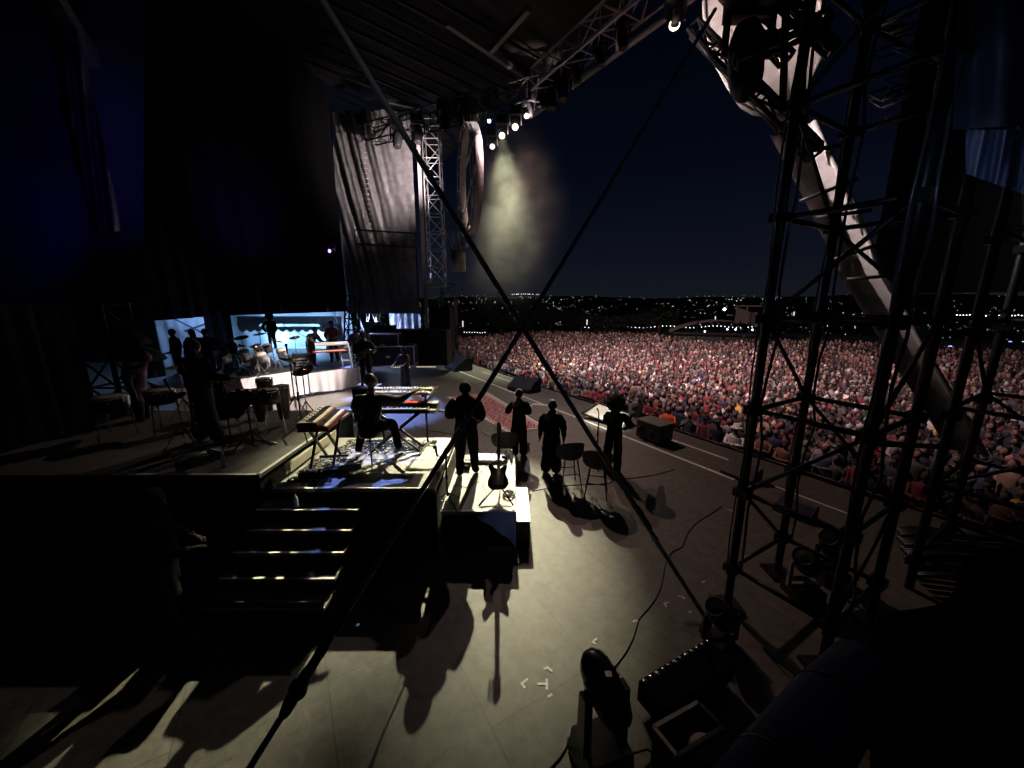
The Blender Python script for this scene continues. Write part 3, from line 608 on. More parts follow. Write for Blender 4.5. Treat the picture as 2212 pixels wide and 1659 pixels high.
dr = thing('hanging_drum', 'pale cylinder hanging below the far hoop', 'counterweight', P(990, 562, y=22)); part('cylinder', q, SHELL, dr)
q = MB(); b0 = P(992, 545, y=22); q.tube([b0, b0 + Vector((0, 0, .9)), b0 + Vector((.1, 0, 1.3)), b0 + Vector((-.15, 0, 1.5)), b0 + Vector((-.3, 0, 1.2)), b0 + Vector((-.3, 0, .3))], .07, 8); part('hook', q, SHELL, dr)
q = MB(); q.ball(b0 + Vector((.35, 0, .45)), .22, 12, 8); part('pulley', q, SHELL, dr)
for i, (u0, v0, u1, v1) in enumerate([(958, 480, 985, 580), (1000, 240, 1006, 300), (1018, 230, 1014, 296)]):
    q = MB(); q.tube([P(u0, v0, y=22), P(u1, v1, y=22)], .03, 5); single('hanger_wire', q, ALU, ['slack wire between lattice tower and the pale cylinder', 'first wire holding up the far hoop', 'second wire holding up the far hoop'][i], 'wire', 'wires round the far hoop')
# near shell: a deep pale shield seen from below
oc = P(1640, 120, y=8.6); X = Vector((.88, -.47, 0)).normalized(); Y = Vector((0, 0, 1))
def to_plane(u, v):
    n = X.cross(Y); d = ray(u, v); t = (oc - Vector((0, 0, CAMZ))).dot(n) / d.dot(n); p = Vector((0, 0, CAMZ)) + d * t - oc; return (p.dot(X), p.dot(Y))
ol = [(1515, -160), (1522, 40), (1533, 95), (1550, 150), (1575, 195), (1600, 232), (1625, 247), (1665, 252), (1700, 262), (1726, 262), (1745, 190), (1775, 120), (1778, 60), (1760, -40), (1740, -160)]
sh = thing('pale_shell', 'big pale shield shaped shell hanging behind the head of the near tower', 'shell', oc)
q = MB(); q.prism([to_plane(u, v) for u, v in ol], oc, X, Y, .12); part('face', q, SHELL, sh)
q = MB(); pl = [Vector(oc) + X * a + Y * b + X.cross(Y) * .08 for a, b in [to_plane(u, v) for u, v in ol]]
q.tube(pl, .035, 6); part('rim_tube', q, SHELL, sh)
q = MB(); pa = [oc + X * a + Y * b - X.cross(Y) * .0 for a, b in [to_plane(u, v) for u, v in ((1535, 105), (1580, 80), (1690, 120), (1700, 240))]]
for i in range(3): q.bar(pa[i], pa[i + 1], .16, .2)
part('seam_rib', q, SHELL, sh)
# long pale banner tube dropping behind the tower
ctr = [(1757, 262, 7.4), (1790, 330, 7.2), (1835, 420, 7.0), (1868, 500, 6.9), (1905, 590, 6.8), (1950, 665, 6.7), (2000, 760, 6.6), (2060, 860, 6.5), (2130, 985, 6.4)]
bs = thing('pale_banner', 'long pale banner strip slanting down behind the near tower', 'banner', P(*ctr[0][:2], y=7.4))
def bn(a, b):
    i = min(len(ctr) - 2, int(a * (len(ctr) - 1))); f = a * (len(ctr) - 1) - i; u, v, y = [ctr[i][k] * (1 - f) + ctr[i + 1][k] * f for k in range(3)]
    return P(u, v, y=y) + Vector((-.54 * (1 - .5 * a) * (1 - b), .25 * math.sin(b * math.pi) + (1 - b) * .3, -.10 * (1 - b)))
q = MB(); q.grid(bn, 40, 8); part('sheet', q, SHELL, bs)
q = MB(); q.tube([P(u, v, y=y) for u, v, y in ctr], .045, 8); part('edge_tube', q, mat('edge_tube', (.65, .62, .62), .4), bs)
for i in range(5):
    q = MB(); p = bn(.12 + i * .1, 1); p2 = bn(.12 + i * .1, 0); q.tube([p + Vector((.1, -.12, .05)), p2 + Vector((-.1, -.12, -.12 if i % 2 else .1))], .035, 6)
    part('strap', q, BMET, bs)
q = MB(); a = P(1935, 300, y=9.5); b = P(2330, 300, y=6.5)
q.grid(lambda s, t: Vector((a.x + (b.x - a.x) * s, a.y + (b.y - a.y) * s + .08 * math.sin(s * 40), 3.9 + 8 * t + 1.6 * max(0, .25 - s))), 40, 12); single('wing_cladding', q, mat('wing_mesh', (.002, .0022, .003), 1., spec=0.), 'black mesh cladding closing the upper wing behind both scaffold towers', 'cladding')
q = MB(); a = P(1800, 60, z=9.9); q.grid(lambda s, t: Vector((3.9 + 5 * s, 4.4 + 6.5 * t - 1.2 * s, 9.6 + 1.6 * t + .04 * math.sin(s * 60))), 40, 8); single('wing_canopy', q, mat('wing_mesh'), 'black canopy over the near wing above the scaffold towers', 'canopy')
# bluish hanging sheets at the right edge
sx = thing('hanging_sheet', 'dim blue translucent sheet hanging at the upper corner over the near tower', 'plastic sheet', P(2140, 150, y=3.2))
q = MB(); q.grid(lambda a, b: P(2072 + 200 * a - 14 * b, -80 + 360 * b - 12 * a * b, y=3.2 + .1 * math.sin(a * 9) + .02 * math.sin(b * 11)), 20, 24); part('flat_sheet', q, mat('dull_blue_sheet', (.10, .12, .18), .5, bump=.3, bscale=8), sx)
q = MB(); q.grid(lambda a, b: P(2086 + 170 * a - (0) , 280 + (95 + 60 * a) * b, y=3.25 + .14 * math.sin(a * 21 + b * 2) * (1 - b * .4) + .05 * math.sin(a * 47 + b * 6)), 60, 16); part('gathered_sheet', q, mat('milky_plastic', (.35, .42, .62), .18, bump=.4, bscale=14), sx)
# ------------------------------------------------------------ instruments and stage gear
def off(parts_fn, *a, **k): return parts_fn(*a, **k)
def mic_stand(loc, h, boom, label, rz=0, group='microphone stands', base_r=.33):
    o = thing('microphone_stand', label, 'microphone stand', (0, 0, 0), group)
    q = MB(); q.tube([(0, 0, .2), (0, 0, h)], .012, 8); q.lathe([(0, -.03), (.022, -.03), (.022, .03), (0, .03)], (0, 0, h * .6), 10); part('pole', q, BMET, o)
    for i in range(3):
        a = 2.1 * i + .4; q = MB(); q.tube([(0, 0, .26), (base_r * math.cos(a), base_r * math.sin(a), .015)], .01, 6); q.ball((base_r * math.cos(a), base_r * math.sin(a), .018), .016, 8, 5); q.tube([(0, 0, .1), (base_r * .5 * math.cos(a), base_r * .5 * math.sin(a), .135)], .006, 5); part('leg', q, BMET, o)
    q = MB(); e = Vector((0, boom, h + abs(boom) * .45)); st = Vector((0, -boom * .3, h - abs(boom) * .14))
    if boom: q.tube([st, e], .009, 6); q.lathe([(0, -.03), (.025, -.03), (.025, .03), (0, .03)], (0, 0, h), 10); part('boom', q, BMET, o)
    q = MB(); d = Vector((0, 1, .3)).normalized() if not boom else e.normalized(); e = e if boom else Vector((0, 0, h)); q.tube([e, e + d * .13], [.011, .018], 8); q.ball(e + d * .155, .027, 10, 8); part('microphone', q, BMET, o)
    q = MB(); q.tube([e, e + Vector((.02, 0, -.12)), (.02, 0, h * .5), (.015, 0, .1), (.1, .1, .01), (.4, .3, .01)], .004, 5); part('cable', q, BLACK, o)
    o.location = loc; o.rotation_euler = (0, 0, rz); return o
def cymbal_stand(loc, h, r, tilt, label, rz=0):
    o = thing('cymbal_stand', label, 'cymbal', (0, 0, 0), 'cymbals on their stands'); q = MB(); q.tube([(0, 0, .2), (0, 0, h + .04)], .012, 6)
    for i in range(3): a = 2.1 * i; q.tube([(0, 0, .45), (.28 * math.cos(a), .28 * math.sin(a), .02)], .011, 6)
    part('stand', q, CHROME, o); q = MB(); M = Matrix.Rotation(tilt, 3, 'X'); q.lathe([(r, 0), (r * .6, .02), (r * .22, .035), (r * .2, .06), (.01, .075), (r * .2, .05), (r * .22, .03), (r * .6, .014), (r, -.003)], (0, 0, h), 28, M); part('cymbal_plate', q, BRASS, o)
    o.location = loc; o.rotation_euler = (0, 0, rz); return o
def drum(loc, r, d, z, label, M=None, shell=WOOD, legs=True, group='drums of the kit', stand=False, rz=0, name='drum', taper=1.):
    o = thing(name, label, 'drum', (0, 0, 0), group); q = MB(); c = (0, 0, z); q.lathe([(0, -d / 2), (r * taper * .96, -d / 2), (r * (1 + taper) / 2 * 1.03, -d * .1), (r, d / 2)], c, 24, M); part('shell', q, shell, o)
    q = MB(); q.lathe([(r * 1.0, d / 2 - .01), (r * .97, d / 2 + .006), (0, d / 2 + .008)], c, 24, M); part('drum_head', q, DSKIN, o)
    q = MB(); q.lathe([(r * 1.04, d / 2 - .03), (r * 1.05, d / 2 - .03), (r * 1.05, d / 2 + .014), (r * 1.0, d / 2 + .014)], c, 24, M)
    for i in range(8):
        a = i * math.pi / 4; p = Vector((r * 1.04 * math.cos(a), r * 1.04 * math.sin(a), 0)); p0 = p + Vector((0, 0, d / 2)); p1 = p + Vector((0, 0, d * .1))
        if M is not None: p0 = M @ p0; p1 = M @ p1
        q.tube([p0 + Vector(c), p1 + Vector(c)], .008, 5)
    part('hoop', q, CHROME, o)
    if legs:
        for i in range(3):
            a = 2.1 * i + .5; q = MB(); q.tube([(r * .9 * math.cos(a), r * .9 * math.sin(a), z), (r * 1.15 * math.cos(a), r * 1.15 * math.sin(a), .01)], .012, 6); part('leg', q, CHROME, o)
    o.location = loc; o.rotation_euler = (0, 0, rz); return o
def xstand(mb, L_, h, sp=.34, w_=.04, y0=0):
    for s in (-1, 1):
        for k in (-1, 1): mb.bar((s * L_, k * sp + y0, .03), (s * L_ * .4 + .0, -k * sp + y0, h), w_)
def keyboard(loc, L_, D, H, z, label, rz=0, body=BLACK, top=BLACK, leds=False, tiers=1, stand=True, name='keyboard', endcap=None, tilt=0., knobs=0, group=None, sheet=False):
    o = thing(name, label, 'keyboard', (0, 0, 0), group); q = MB(); prof = [(-D / 2, 0), (-D / 2, H * .45), (-D * .08, H * .5), (0, H), (D / 2, H), (D / 2, 0)]
    q.prism([(a, b + z) for a, b in prof], (0, 0, 0), (0, 1, 0), (0, 0, 1), L_); part('body', q, body, o)
    for t in range(tiers):
        yy = -D * .47 + t * D * .36; zz = z + H * .47 + t * .06; q = MB(); n = int(L_ * .9 / .0235); q.box((0, yy + .08, zz + .010), (L_ * .92, .15, .016)); part('white_keys', q, KEYW, o)
        q = MB()
        for i in range(n):
            if i % 7 not in (2, 6): q.box((-L_ * .46 + (i + 1) * .0235 * L_ * .92 / (n * .0235), yy + .105, zz + .024), (.013, .095, .014))
        part('black_keys', q, BLACK, o)
        if t: q = MB(); q.box((0, yy + .10, zz - .03), (L_ * .96, .22, .06)); part('upper_case', q, body, o)
    q = MB(); q.box((0, D * .27, z + H + .004), (L_ * .98, D * .40, .008)); part('panel', q, top, o)
    if endcap:
        for s in (-1, 1): q = MB(); q.prism([(a * 1.03, b * 1.06 + z) for a, b in prof], (s * (L_ / 2 + .03), 0, 0), (0, 1, 0), (0, 0, 1), .10); part('end_cheek', q, endcap, o)
    q = MB()
    rr = random.Random(5)
    for i in range(knobs): q.lathe([(.011, 0), (.009, .018), (0, .018)], (-L_ * .44 + L_ * .88 * (i + .5) / knobs, D * (.18 + .14 * (i % 3) * .7), z + H + .006), 8)
    if knobs: part('control_knobs', q, BLACK if top is not BLACK else ALU, o)
    if leds:
        q = MB()
        for i in range(46): q.box((L_ * (.12 + .16 * rr.random()), D * (.14 + .2 * rr.random()), z + H + .012), (.013, .008, .006))
        part('red_leds', q, glow('red_led', (1, .06, .02), 5), o); q = MB(); q.box((L_ * .02, D * .25, z + H + .012), (.09, .05, .005)); part('display', q, glow('blue_display', (.35, .6, .8), 1.2), o)
    if stand:
        q = MB()
        for k in (-1, 1):
            q.bar((-L_ * .33, k * .17, .03), (L_ * .33, k * .17, z - .01), .035); q.bar((L_ * .33, k * .12, .03), (-L_ * .33, k * .12, z - .01), .035)
        for x in (-L_ * .33, L_ * .33): q.bar((x, -.24, .02), (x, .24, .02), .035); q.bar((x, -.2, z - .015), (x, .2, z - .015), .03)
        part('x_stand', q, BMET, o)
    o.location = loc; o.rotation_euler = (0, 0, rz); return o
GB = [(0, -.23), (-.11, -.225), (-.165, -.16), (-.165, -.08), (-.125, .0), (-.13, .07), (-.165, .13), (-.15, .19), (-.115, .195), (-.075, .13), (-.03, .10), (.03, .10), (.07, .13), (.105, .16), (.13, .155), (.135, .11), (.115, .05), (.115, 0), (.155, -.07), (.165, -.15), (.11, -.22)]
def guitar(o, c, X, Y, body=mat('dark_sunburst', (.05, .02, .012), .25), sc_=1., prefix=''):
    c = Vector(c); X = Vector(X).normalized(); Y = Vector(Y).normalized(); Z = X.cross(Y)
    q = MB(); q.prism([(a * sc_, b * sc_) for a, b in GB], c, X, Y, .045); part('body', q, body, o)
    q = MB(); q.prism([(-.09, -.14), (.08, -.15), (.09, 0), (.04, .08), (-.06, .08), (-.1, 0)], c + Z * .025, X, Y, .004); part('pickguard', q, mat('pickguard', (.2, .18, .15), .4), o)
    q = MB(); q.prism([(-.028, .02), (.028, .02), (.021, .66), (-.021, .66)], c + Z * .033, X, Y, .02); part('neck', q, mat('maple_neck', (.55, .38, .22), .35), o)
    h = MB(); h.prism([(-.022, .66), (.022, .66), (.035, .70), (.03, .80), (-.01, .86), (-.04, .83), (-.035, .70)], c + Z * .025, X, Y, .015)
    ho = part('headstock', h, mat('maple_neck'), o); t = MB()
    for i in range(6): p = c + Z * .025 + Y * (.70 + i * .024) - X * .035; t.tube([p, p - X * .03], .005, 5); t.ball(p - X * .035, (.009, .009, .009), 8, 5)
    part('tuning_peg', t, CHROME, ho); q = MB()
    for i in range(6): q.tube([c + Z * .046 + X * (i - 2.5) * .008 - Y * .14, c + Z * .046 + X * (i - 2.5) * .0065 + Y * .68], .0012, 3)
    part('strings', q, CHROME, o)
# guitar on its stand
gs = thing('electric_guitar', 'dark electric guitar resting upright on a stand at the front of the low platform', 'guitar', (-.22, 5.72, 1.02)); guitar(gs, (-.22, 5.72, 1.02), (1, .1, 0), (.02, .22, 1))
sg = thing('guitar_stand', 'black tripod guitar stand on the low platform', 'guitar stand', (-.22, 5.7, .6))
q = MB(); q.tube([(-.22, 5.82, .72), (-.20, 5.98, 1.35)], .013, 6); q.tube([(-.30, 5.72, .79), (-.14, 5.72, .79)], .014, 6); q.tube([(-.22, 5.84, .76), (-.30, 5.68, .78)], .01, 6); q.tube([(-.22, 5.84, .76), (-.14, 5.68, .78)], .01, 6); part('frame', q, BMET, sg)
for e in ((-.52, 5.48), (.02, 5.50), (-.2, 6.1)): q = MB(); q.tube([(-.22, 5.82, .82), (*e, .615)], .013, 6); part('leg', q, BMET, sg)
q = MB(); q.tube([(-.05 + (.085 + .006 * (i % 5)) * math.cos(i * .5), 5.82 + (.085 + .006 * (i % 5)) * math.sin(i * .5), .61 + .0022 * (i / 2.5)) for i in range(60)], .007, 5); single('cable_coil', q, mat('pale_cable', (.35, .33, .3), .5), 'coiled cable lying beside the guitar stand', 'cable')
q = MB(); q.tube([(-.5, 7.0, .606), (-.45, 6.6, .606), (-.52, 6.2, .606), (-.42, 5.9, .606), (-.5, 5.6, .606), (-.46, 5.4, .606)], .005, 5); single('instrument_cable', q, BLACK, 'thin black cable snaking over the low platform behind the guitarist', 'cable')
q = MB(); q.tube([(-.75, 7.05, .606), (-.55, 6.7, .606), (-.6, 6.3, .606), (-.8, 6.1, .606), (-1.0, 6.2, .606)], .005, 5); single('instrument_cable', q, BLACK, 'looped black cable beside the stained board under the guitarist', 'cable')
# pedalboard, bottles, paper, small amp
pb = thing('pedalboard', 'pedalboard with rows of blue and white lights at the far end of the low platform', 'pedalboard', (-.48, 7.28, .6)); q = MB(); q.box((-.48, 7.28, .64), (.66, .34, .07)); part('case', q, mat('silver_panel', (.4, .4, .45), .35, .5), pb)
q = MB(); [q.box((-.72 + i * .06, 7.20 + j * .065, .682), (.04, .03, .008)) for i in range(8) for j in range(3)]; part('lit_screens', q, glow('pedal_blue', (.25, .35, 1), 2.2), pb)
q = MB(); [q.lathe([(.012, 0), (.012, .02), (0, .02)], (-.75 + i * .055, 7.41, .68), 8) for i in range(10)]; part('foot_switches', q, CHROME, pb); q = MB(); q.prism([(0, 0), (.16, .0), (.16, .03), (0, .06)], (-.17, 7.2, .66), (0, 1, 0), (0, 0, 1), .09); part('treadle', q, BLACK, pb)
am = thing('floor_unit', 'small black rack unit at the foot of the stained board beside the pedalboard', 'rack unit', (-.93, 7.0, .6)); q = MB(); q.box((-.93, 7.0, .67), (.26, .3, .14)); part('case', q, BLACK, am); q = MB(); [q.lathe([(.014, 0), (.014, .02), (0, .02)], (-1.02 + i * .045, 6.95, .74), 8) for i in range(5)]; [q.box((-.93, 6.845, .63 + i * .03), (.22, .006, .01)) for i in range(3)]; part('controls', q, CHROME, am)
def bottle(loc, label, group='water bottles'):
    o = thing('water_bottle', label, 'bottle', (0, 0, 0), group); q = MB(); q.lathe([(0, 0), (.033, 0), (.034, .06), (.031, .08), (.034, .10), (.034, .15), (.013, .19), (.013, .205), (0, .205)], (0, 0, 0), 14); part('bottle_body', q, CLEAR, o); q = MB(); q.lathe([(.016, .2), (.016, .222), (0, .222)], (0, 0, 0), 10); part('cap', q, WHITE, o); o.location = loc; return o
bottle((-.12, 7.32, .6), 'clear water bottle left of another beside the pedalboard'); bottle((-.01, 7.30, .6), 'clear water bottle at the rim of the low platform beside the pedalboard')
bottle(P(1142, 972, z=0), 'small bottle on the stage floor between two backing singers'); bottle((-3.05, 4.95, KZ - .186), 'clear bottle standing on the topmost step of the flight'); bottle((-4.25, 5.3, PZ), 'bottle standing alone on the dark percussion platform')
def sheet(u, v, z, w_, d_, rz, label, m=PAPER, name='paper_sheet'):
    p = P(u, v, z=z); q = MB(); M = Matrix.Rotation(rz, 3, 'Z'); q.grid(lambda a, b: p + M @ Vector(((a - .5) * w_, (b - .5) * d_, .005 + .008 * math.sin(a * 4 + b * 3) ** 2)), 8, 8); return single(name, q, m, label, 'paper', 'paper sheets on the stage')
sheet(890, 977, KZ, .30, .30, .7, 'large white sheet of paper on the keyboard platform floor'); sheet(1058, 1000, .6, .2, .15, .1, 'small white sheet beside the pedalboard'); sheet(1086, 1000, .6, .11, .13, .5, 'narrow white sheet under the guitar neck')
sheet(612, 941 + 75, PZ, .10, .05, .2, 'small white scrap on the front of the percussion platform')
sheet(1164, 913 - 39, 0, .5, .2, -.3, 'long white sheet lying on the stage before the pale wedge'); sheet(1180, 875, 0, .4, .12, -.5, 'thin pale sheet next to the rug corner'); sheet(1140, 917 - 40, 0, .35, .12, .3, 'pale sheet outline lying behind the robed singer')
for i, (pts, lb) in enumerate([([(1012, 905), (1060, 945), (1120, 1010), (1150, 1060), (1330, 1040), (1480, 1010)], 'long black cable wandering across the floor behind the bar stools'), ([(1190, 1660), (1260, 1560), (1380, 1330), (1470, 1180), (1560, 1080)], 'thin black cable lying across the reddish floor towards the lip'), ([(880, 900), (905, 925), (960, 935), (1000, 940)], 'cable end lying on the floor beyond the keyboard platform')]):
    ps = [P(u, v, z=.008) for u, v in pts]; fine = []
    for k in range(len(ps) - 1):
        for j in range(8): f = j / 8; fine.append(ps[k].lerp(ps[k + 1], f) + Vector((.05 * math.sin(k * 3 + f * 6.28), .05 * math.sin(k * 2 + f * 5), 0)))
    q = MB(); q.tube(fine, .007, 6); single('floor_cable', q, BLACK, lb, 'cable', 'cables lying on the stage floor')
# keyboards
keyboard((-2.08, 6.62, KZ), 1.34, .36, .13, .76, 'black stage piano with pale ends and red lights in front of the seated player', 0, BLACK, BLACK, True, 1, True, 'stage_piano', CREAM, group='keyboards on stage')
keyboard((-2.05, 6.98, KZ), 1.12, .36, .07, 1.0, 'cream synthesizer on the upper tier before the seated player', 0, CREAM, CREAM, False, 1, False, 'synthesizer', None, knobs=26, group='keyboards on stage')
q = MB(); [q.bar((-2.05 + s * .42, 7.05, KZ + .02), (-2.05 + s * .42, 7.02, KZ + 1.0), .035) for s in (-1, 1)]; [q.bar((-2.05 + s * .42, 6.8, KZ + .98), (-2.05 + s * .42, 7.15, KZ + .985), .035) for s in (-1, 1)]; single('tier_bracket', q, BMET, 'black brackets holding the cream synthesizer above the piano', 'bracket')
keyboard((-3.08, 6.02, KZ), .98, .44, .14, .74, 'dark red two manual organ angled at the side of the seated player', R(98), REDW, CREAM, False, 2, True, 'organ', None, knobs=22, group='keyboards on stage')
sheet(853, 846, KZ + 1.08, .12, .09, 0, 'small bluish card on top of the cream synthesizer')
stl = thing('drum_throne', 'round black stool under the seated keyboard player', 'stool', (-2.38, 6.1, KZ)); q = MB(); q.lathe([(0, .48), (.17, .48), (.18, .51), (.17, .56), (.1, .57), (0, .57)], (-2.38, 6.1, KZ), 24); part('seat', q, BLACK, stl)
q = MB(); q.tube([(-2.38, 6.1, KZ + .1), (-2.38, 6.1, KZ + .49)], .018, 8); part('post', q, CHROME, stl)
for i in range(3): a = 2.1 * i - 1.2; q = MB(); q.tube([(-2.38, 6.1, KZ + .32), (-2.38 + .3 * math.cos(a), 6.1 + .3 * math.sin(a), KZ + .015)], .012, 6); q.tube([(-2.38, 6.1, KZ + .12), (-2.38 + .17 * math.cos(a), 6.1 + .17 * math.sin(a), KZ + .17)], .008, 5); part('leg', q, CHROME, stl)
# cable nests: one object each
def nest(cx, cy, z, rx, ry, n, seed, label):
    rr = random.Random(seed); q = MB()
    for _ in range(n):
        p = Vector((cx + rr.gauss(0, rx * .5), cy + rr.gauss(0, ry * .5), z + .01)); a = rr.random() * 6.3; ps = [p.copy()]
        for k in range(16): a += rr.gauss(0, .8); p = p + Vector((math.cos(a), math.sin(a), 0)) * .06; p.x = cx + max(-rx, min(rx, p.x - cx)); p.y = cy + max(-ry, min(ry, p.y - cy)); ps.append(p + Vector((0, 0, rr.random() * .05)))
        q.tube(ps, rr.choice((.005, .007, .009)), 5)
    o = single('cable_tangle', q, mat('glossy_cable', (.06, .06, .065), .22), label, 'cables'); o['kind'] = 'stuff'; return o
nest(-2.6, 6.75, KZ, .55, .3, 44, 1, 'tangle of black cables under the two tier keyboards'); nest(-3.05, 5.75, KZ, .32, .42, 30, 2, 'tangle of black cables under the red organ'); nest(-1.8, 6.8, KZ, .35, .25, 22, 3, 'tangle of cables at the foot of the keyboard stand')
for i, (x, y, lb) in enumerate([(-3.15, 5.55, 'black effects box under the front of the red organ'), (-2.85, 5.68, 'silver edged effects box right of the organ stand'), (-2.6, 5.9, 'pale effects box by the player\'s foot')]):
    o = thing('effects_box', lb, 'effects box', (x, y, KZ), 'effects boxes'); q = MB(); q.box((x, y, KZ + .05), (.26, .16, .09), .2); part('case', q, [BLACK, BMET, mat('silver_panel')][i], o); q = MB(); [q.lathe([(.014, 0), (.014, .02), (0, .02)], (x - .09 + .045 * k, y + .02 * (k % 2), KZ + .095), 8) for k in range(5)]; part('knobs', q, CHROME, o)
mic_stand((-1.0, 5.45, .6), .85, .30, 'low tripod stand with drooping boom microphone at the front of the guitar platform', 2.9)
mic_stand((1.96, 8.35, 0), 1.28, 0, 'straight thin microphone stand before the singer with the big afro')
mic_stand((-3.75, 6.55, PZ), 1.35, .3, 'tall slim microphone stand at the edge of the percussion platform', .8); mic_stand((-4.55, 5.9, PZ), 1.15, .4, 'microphone stand with a boom among the timbales', 2.2); mic_stand((-5.0, 5.8, PZ), .8, .5, 'short boom stand low in front of the percussionist', 1.2)
# bar stools with shell seats
def bar_stool(loc, rz, label):
    o = thing('bar_stool', label, 'bar stool', (0, 0, 0), 'bar stools'); q = MB()
    def f(a, b):
        an = a * 2 * math.pi; r = .045 + .19 * min(1, b * 1.6); back = max(0, -math.sin(an)); z = .60 + .10 * min(1, b * 1.6) ** 2 + (max(0, b - .5) / .5) * (.06 + .26 * back ** .5); return Vector((math.cos(an) * (r + .02 * b) * 1.08, math.sin(an) * (r + .02 * b), z))
    q.grid(f, 40, 14); q.grid(lambda a, b: f(a, b) * 1 + Vector((math.cos(a * 6.2832) * .018, math.sin(a * 6.2832) * .018, -.02 if b < .6 else 0)), 40, 14); part('seat_shell', q, mat('charcoal_seat', (.035, .035, .038), .8, bump=.3), o)
    for sx in (-1, 1):
        for sy in (-1, 1): q = MB(); q.tube([(sx * .12, sy * .12, .66), (sx * .215, sy * .215, 0)], [.016, .012], 8); part('leg', q, BLACK, o)
    q = MB(); c = [(-.18, -.18), (.18, -.18), (.18, .18), (-.18, .18)]; [q.tube([(*c[i], .25 if i % 2 else .31), (*c[(i + 1) % 4], .25 if i % 2 else .31)], .01, 6) for i in range(4)]; part('foot_rail', q, BLACK, o)
    o.location = loc; o.rotation_euler = (0, 0, rz); return o
b1 = bar_stool((1.18, 7.40, 0), .15, 'dark shell bar stool behind the second backing singer, beyond the other bare stool')
dup(b1, (1.66, 6.98, 0), -.25, 'dark shell bar stool nearest the tower, crossed by the guy cable'); dup(b1, (-.17, 8.05, 0), .1, 'dark shell bar stool half hidden behind the low guitar platform')
# wedges, cabinets and front-of-stage pieces
def wedge(loc, rz, label, m=BLACK, face=None, sc_=1., group='floor wedges'):
    o = thing('wedge_monitor', label, 'wedge speaker', (0, 0, 0), group); q = MB(); q.prism([(-.3, 0), (.3, 0), (.3, .12), (-.14, .42), (-.3, .36)], (0, 0, 0), (0, 1, 0), (0, 0, 1), .95); part('cabinet', q, m, o)
    q = MB(); q.prism([(-.27, 0), (.20, 0), (.20, .01), (-.27, .01)], (0, .09, .262), (0, -.82, .56), (0, .56, .82), .86); part('grille', q, face or BMET, o)
    for s in (-1, 1): q = MB(); q.bar((s * .48, -.1, .2), (s * .48, .1, .2), .02); part('handle', q, BMET, o)
    o.location = loc; o.rotation_euler = (0, 0, rz); o.scale = (sc_,) * 3; return o
ang = math.atan2(SD.y, SD.x)
wedge(P(990, 797, z=0), ang + math.pi, 'dark blue wedge speaker at the far end of the stage lip', BLUEC, BLUEC, 1.7); wedge(P(1132, 843, z=0), ang + math.pi + .3, 'dark blue wedge speaker beyond the rug beside the man in yellow', BLUEC, BLUEC, 1.3)
wedge(P(1600, 1030, z=0), ang + math.pi, 'black wedge speaker against the near tower at the lip', BLACK, BMET, .7); wedge(P(1716, 1110, z=0), ang + math.pi, 'blue sided wedge speaker seen between the tower legs', mat('blue_side', (.03, .05, .2), .5), BMET, .6)
pw = thing('pale_wedge', 'bright pale board with dark rim propped at the stage lip before the afro singer', 'board', P(1290, 905, z=.02)); cs = [P(1257, 893, z=.12), P(1345, 925, z=.05), P(1362, 893, z=.35), P(1292, 870, z=.45)]
q = MB(); nrm = (cs[1] - cs[0]).cross(cs[3] - cs[0]).normalized(); q.add(cs + [p - nrm * .06 for p in cs], [(0, 1, 2, 3), (7, 6, 5, 4), (0, 4, 5, 1), (1, 5, 6, 2), (2, 6, 7, 3), (3, 7, 4, 0)]); part('face', q, PAPER, pw)
q = MB(); [q.bar(cs[i], cs[(i + 1) % 4], .05) for i in range(4)]; q.bar(cs[2] - nrm * .05, (cs[2].x, cs[2].y, 0), .06); q.bar(cs[3] - nrm * .05, (cs[3].x, cs[3].y, 0), .06); part('frame', q, BMET, pw)
cb = thing('side_fill_cabinet', 'grey topped black cabinet on the stage lip before the woman in orange', 'speaker cabinet', P(1412, 945, z=0)); p0 = P(1412, 948, z=0)
q = MB(); q.box((p0.x, p0.y, .27), (.78, .55, .46), ang); part('cabinet', q, BLACK, cb); q = MB(); q.box((p0.x, p0.y, .515), (.82, .60, .03), ang); part('lid', q, mat('grey_lid', (.16, .15, .13), .6, vary=.2), cb)
for i in range(4): q = MB(); q.lathe([(0, 0), (.05, 0), (.05, .04), (0, .04)], (p0.x + (-.36 if i % 2 else .36) * math.cos(ang) , p0.y + (-.36 if i % 2 else .36) * math.sin(ang) + (-.15 if i < 2 else .15), 0), 10); part('caster', q, BLACK, cb)
q = MB(); [q.lathe([(.10, 0), (.12, .01), (.10, .03), (.03, .0)], p0 + SD * s * .2 - ND * .285 + Vector((0, 0, .27)), 18, Matrix.Rotation(R(90), 3, 'X')) for s in (-1, 1)]; part('driver', q, BMET, cb)
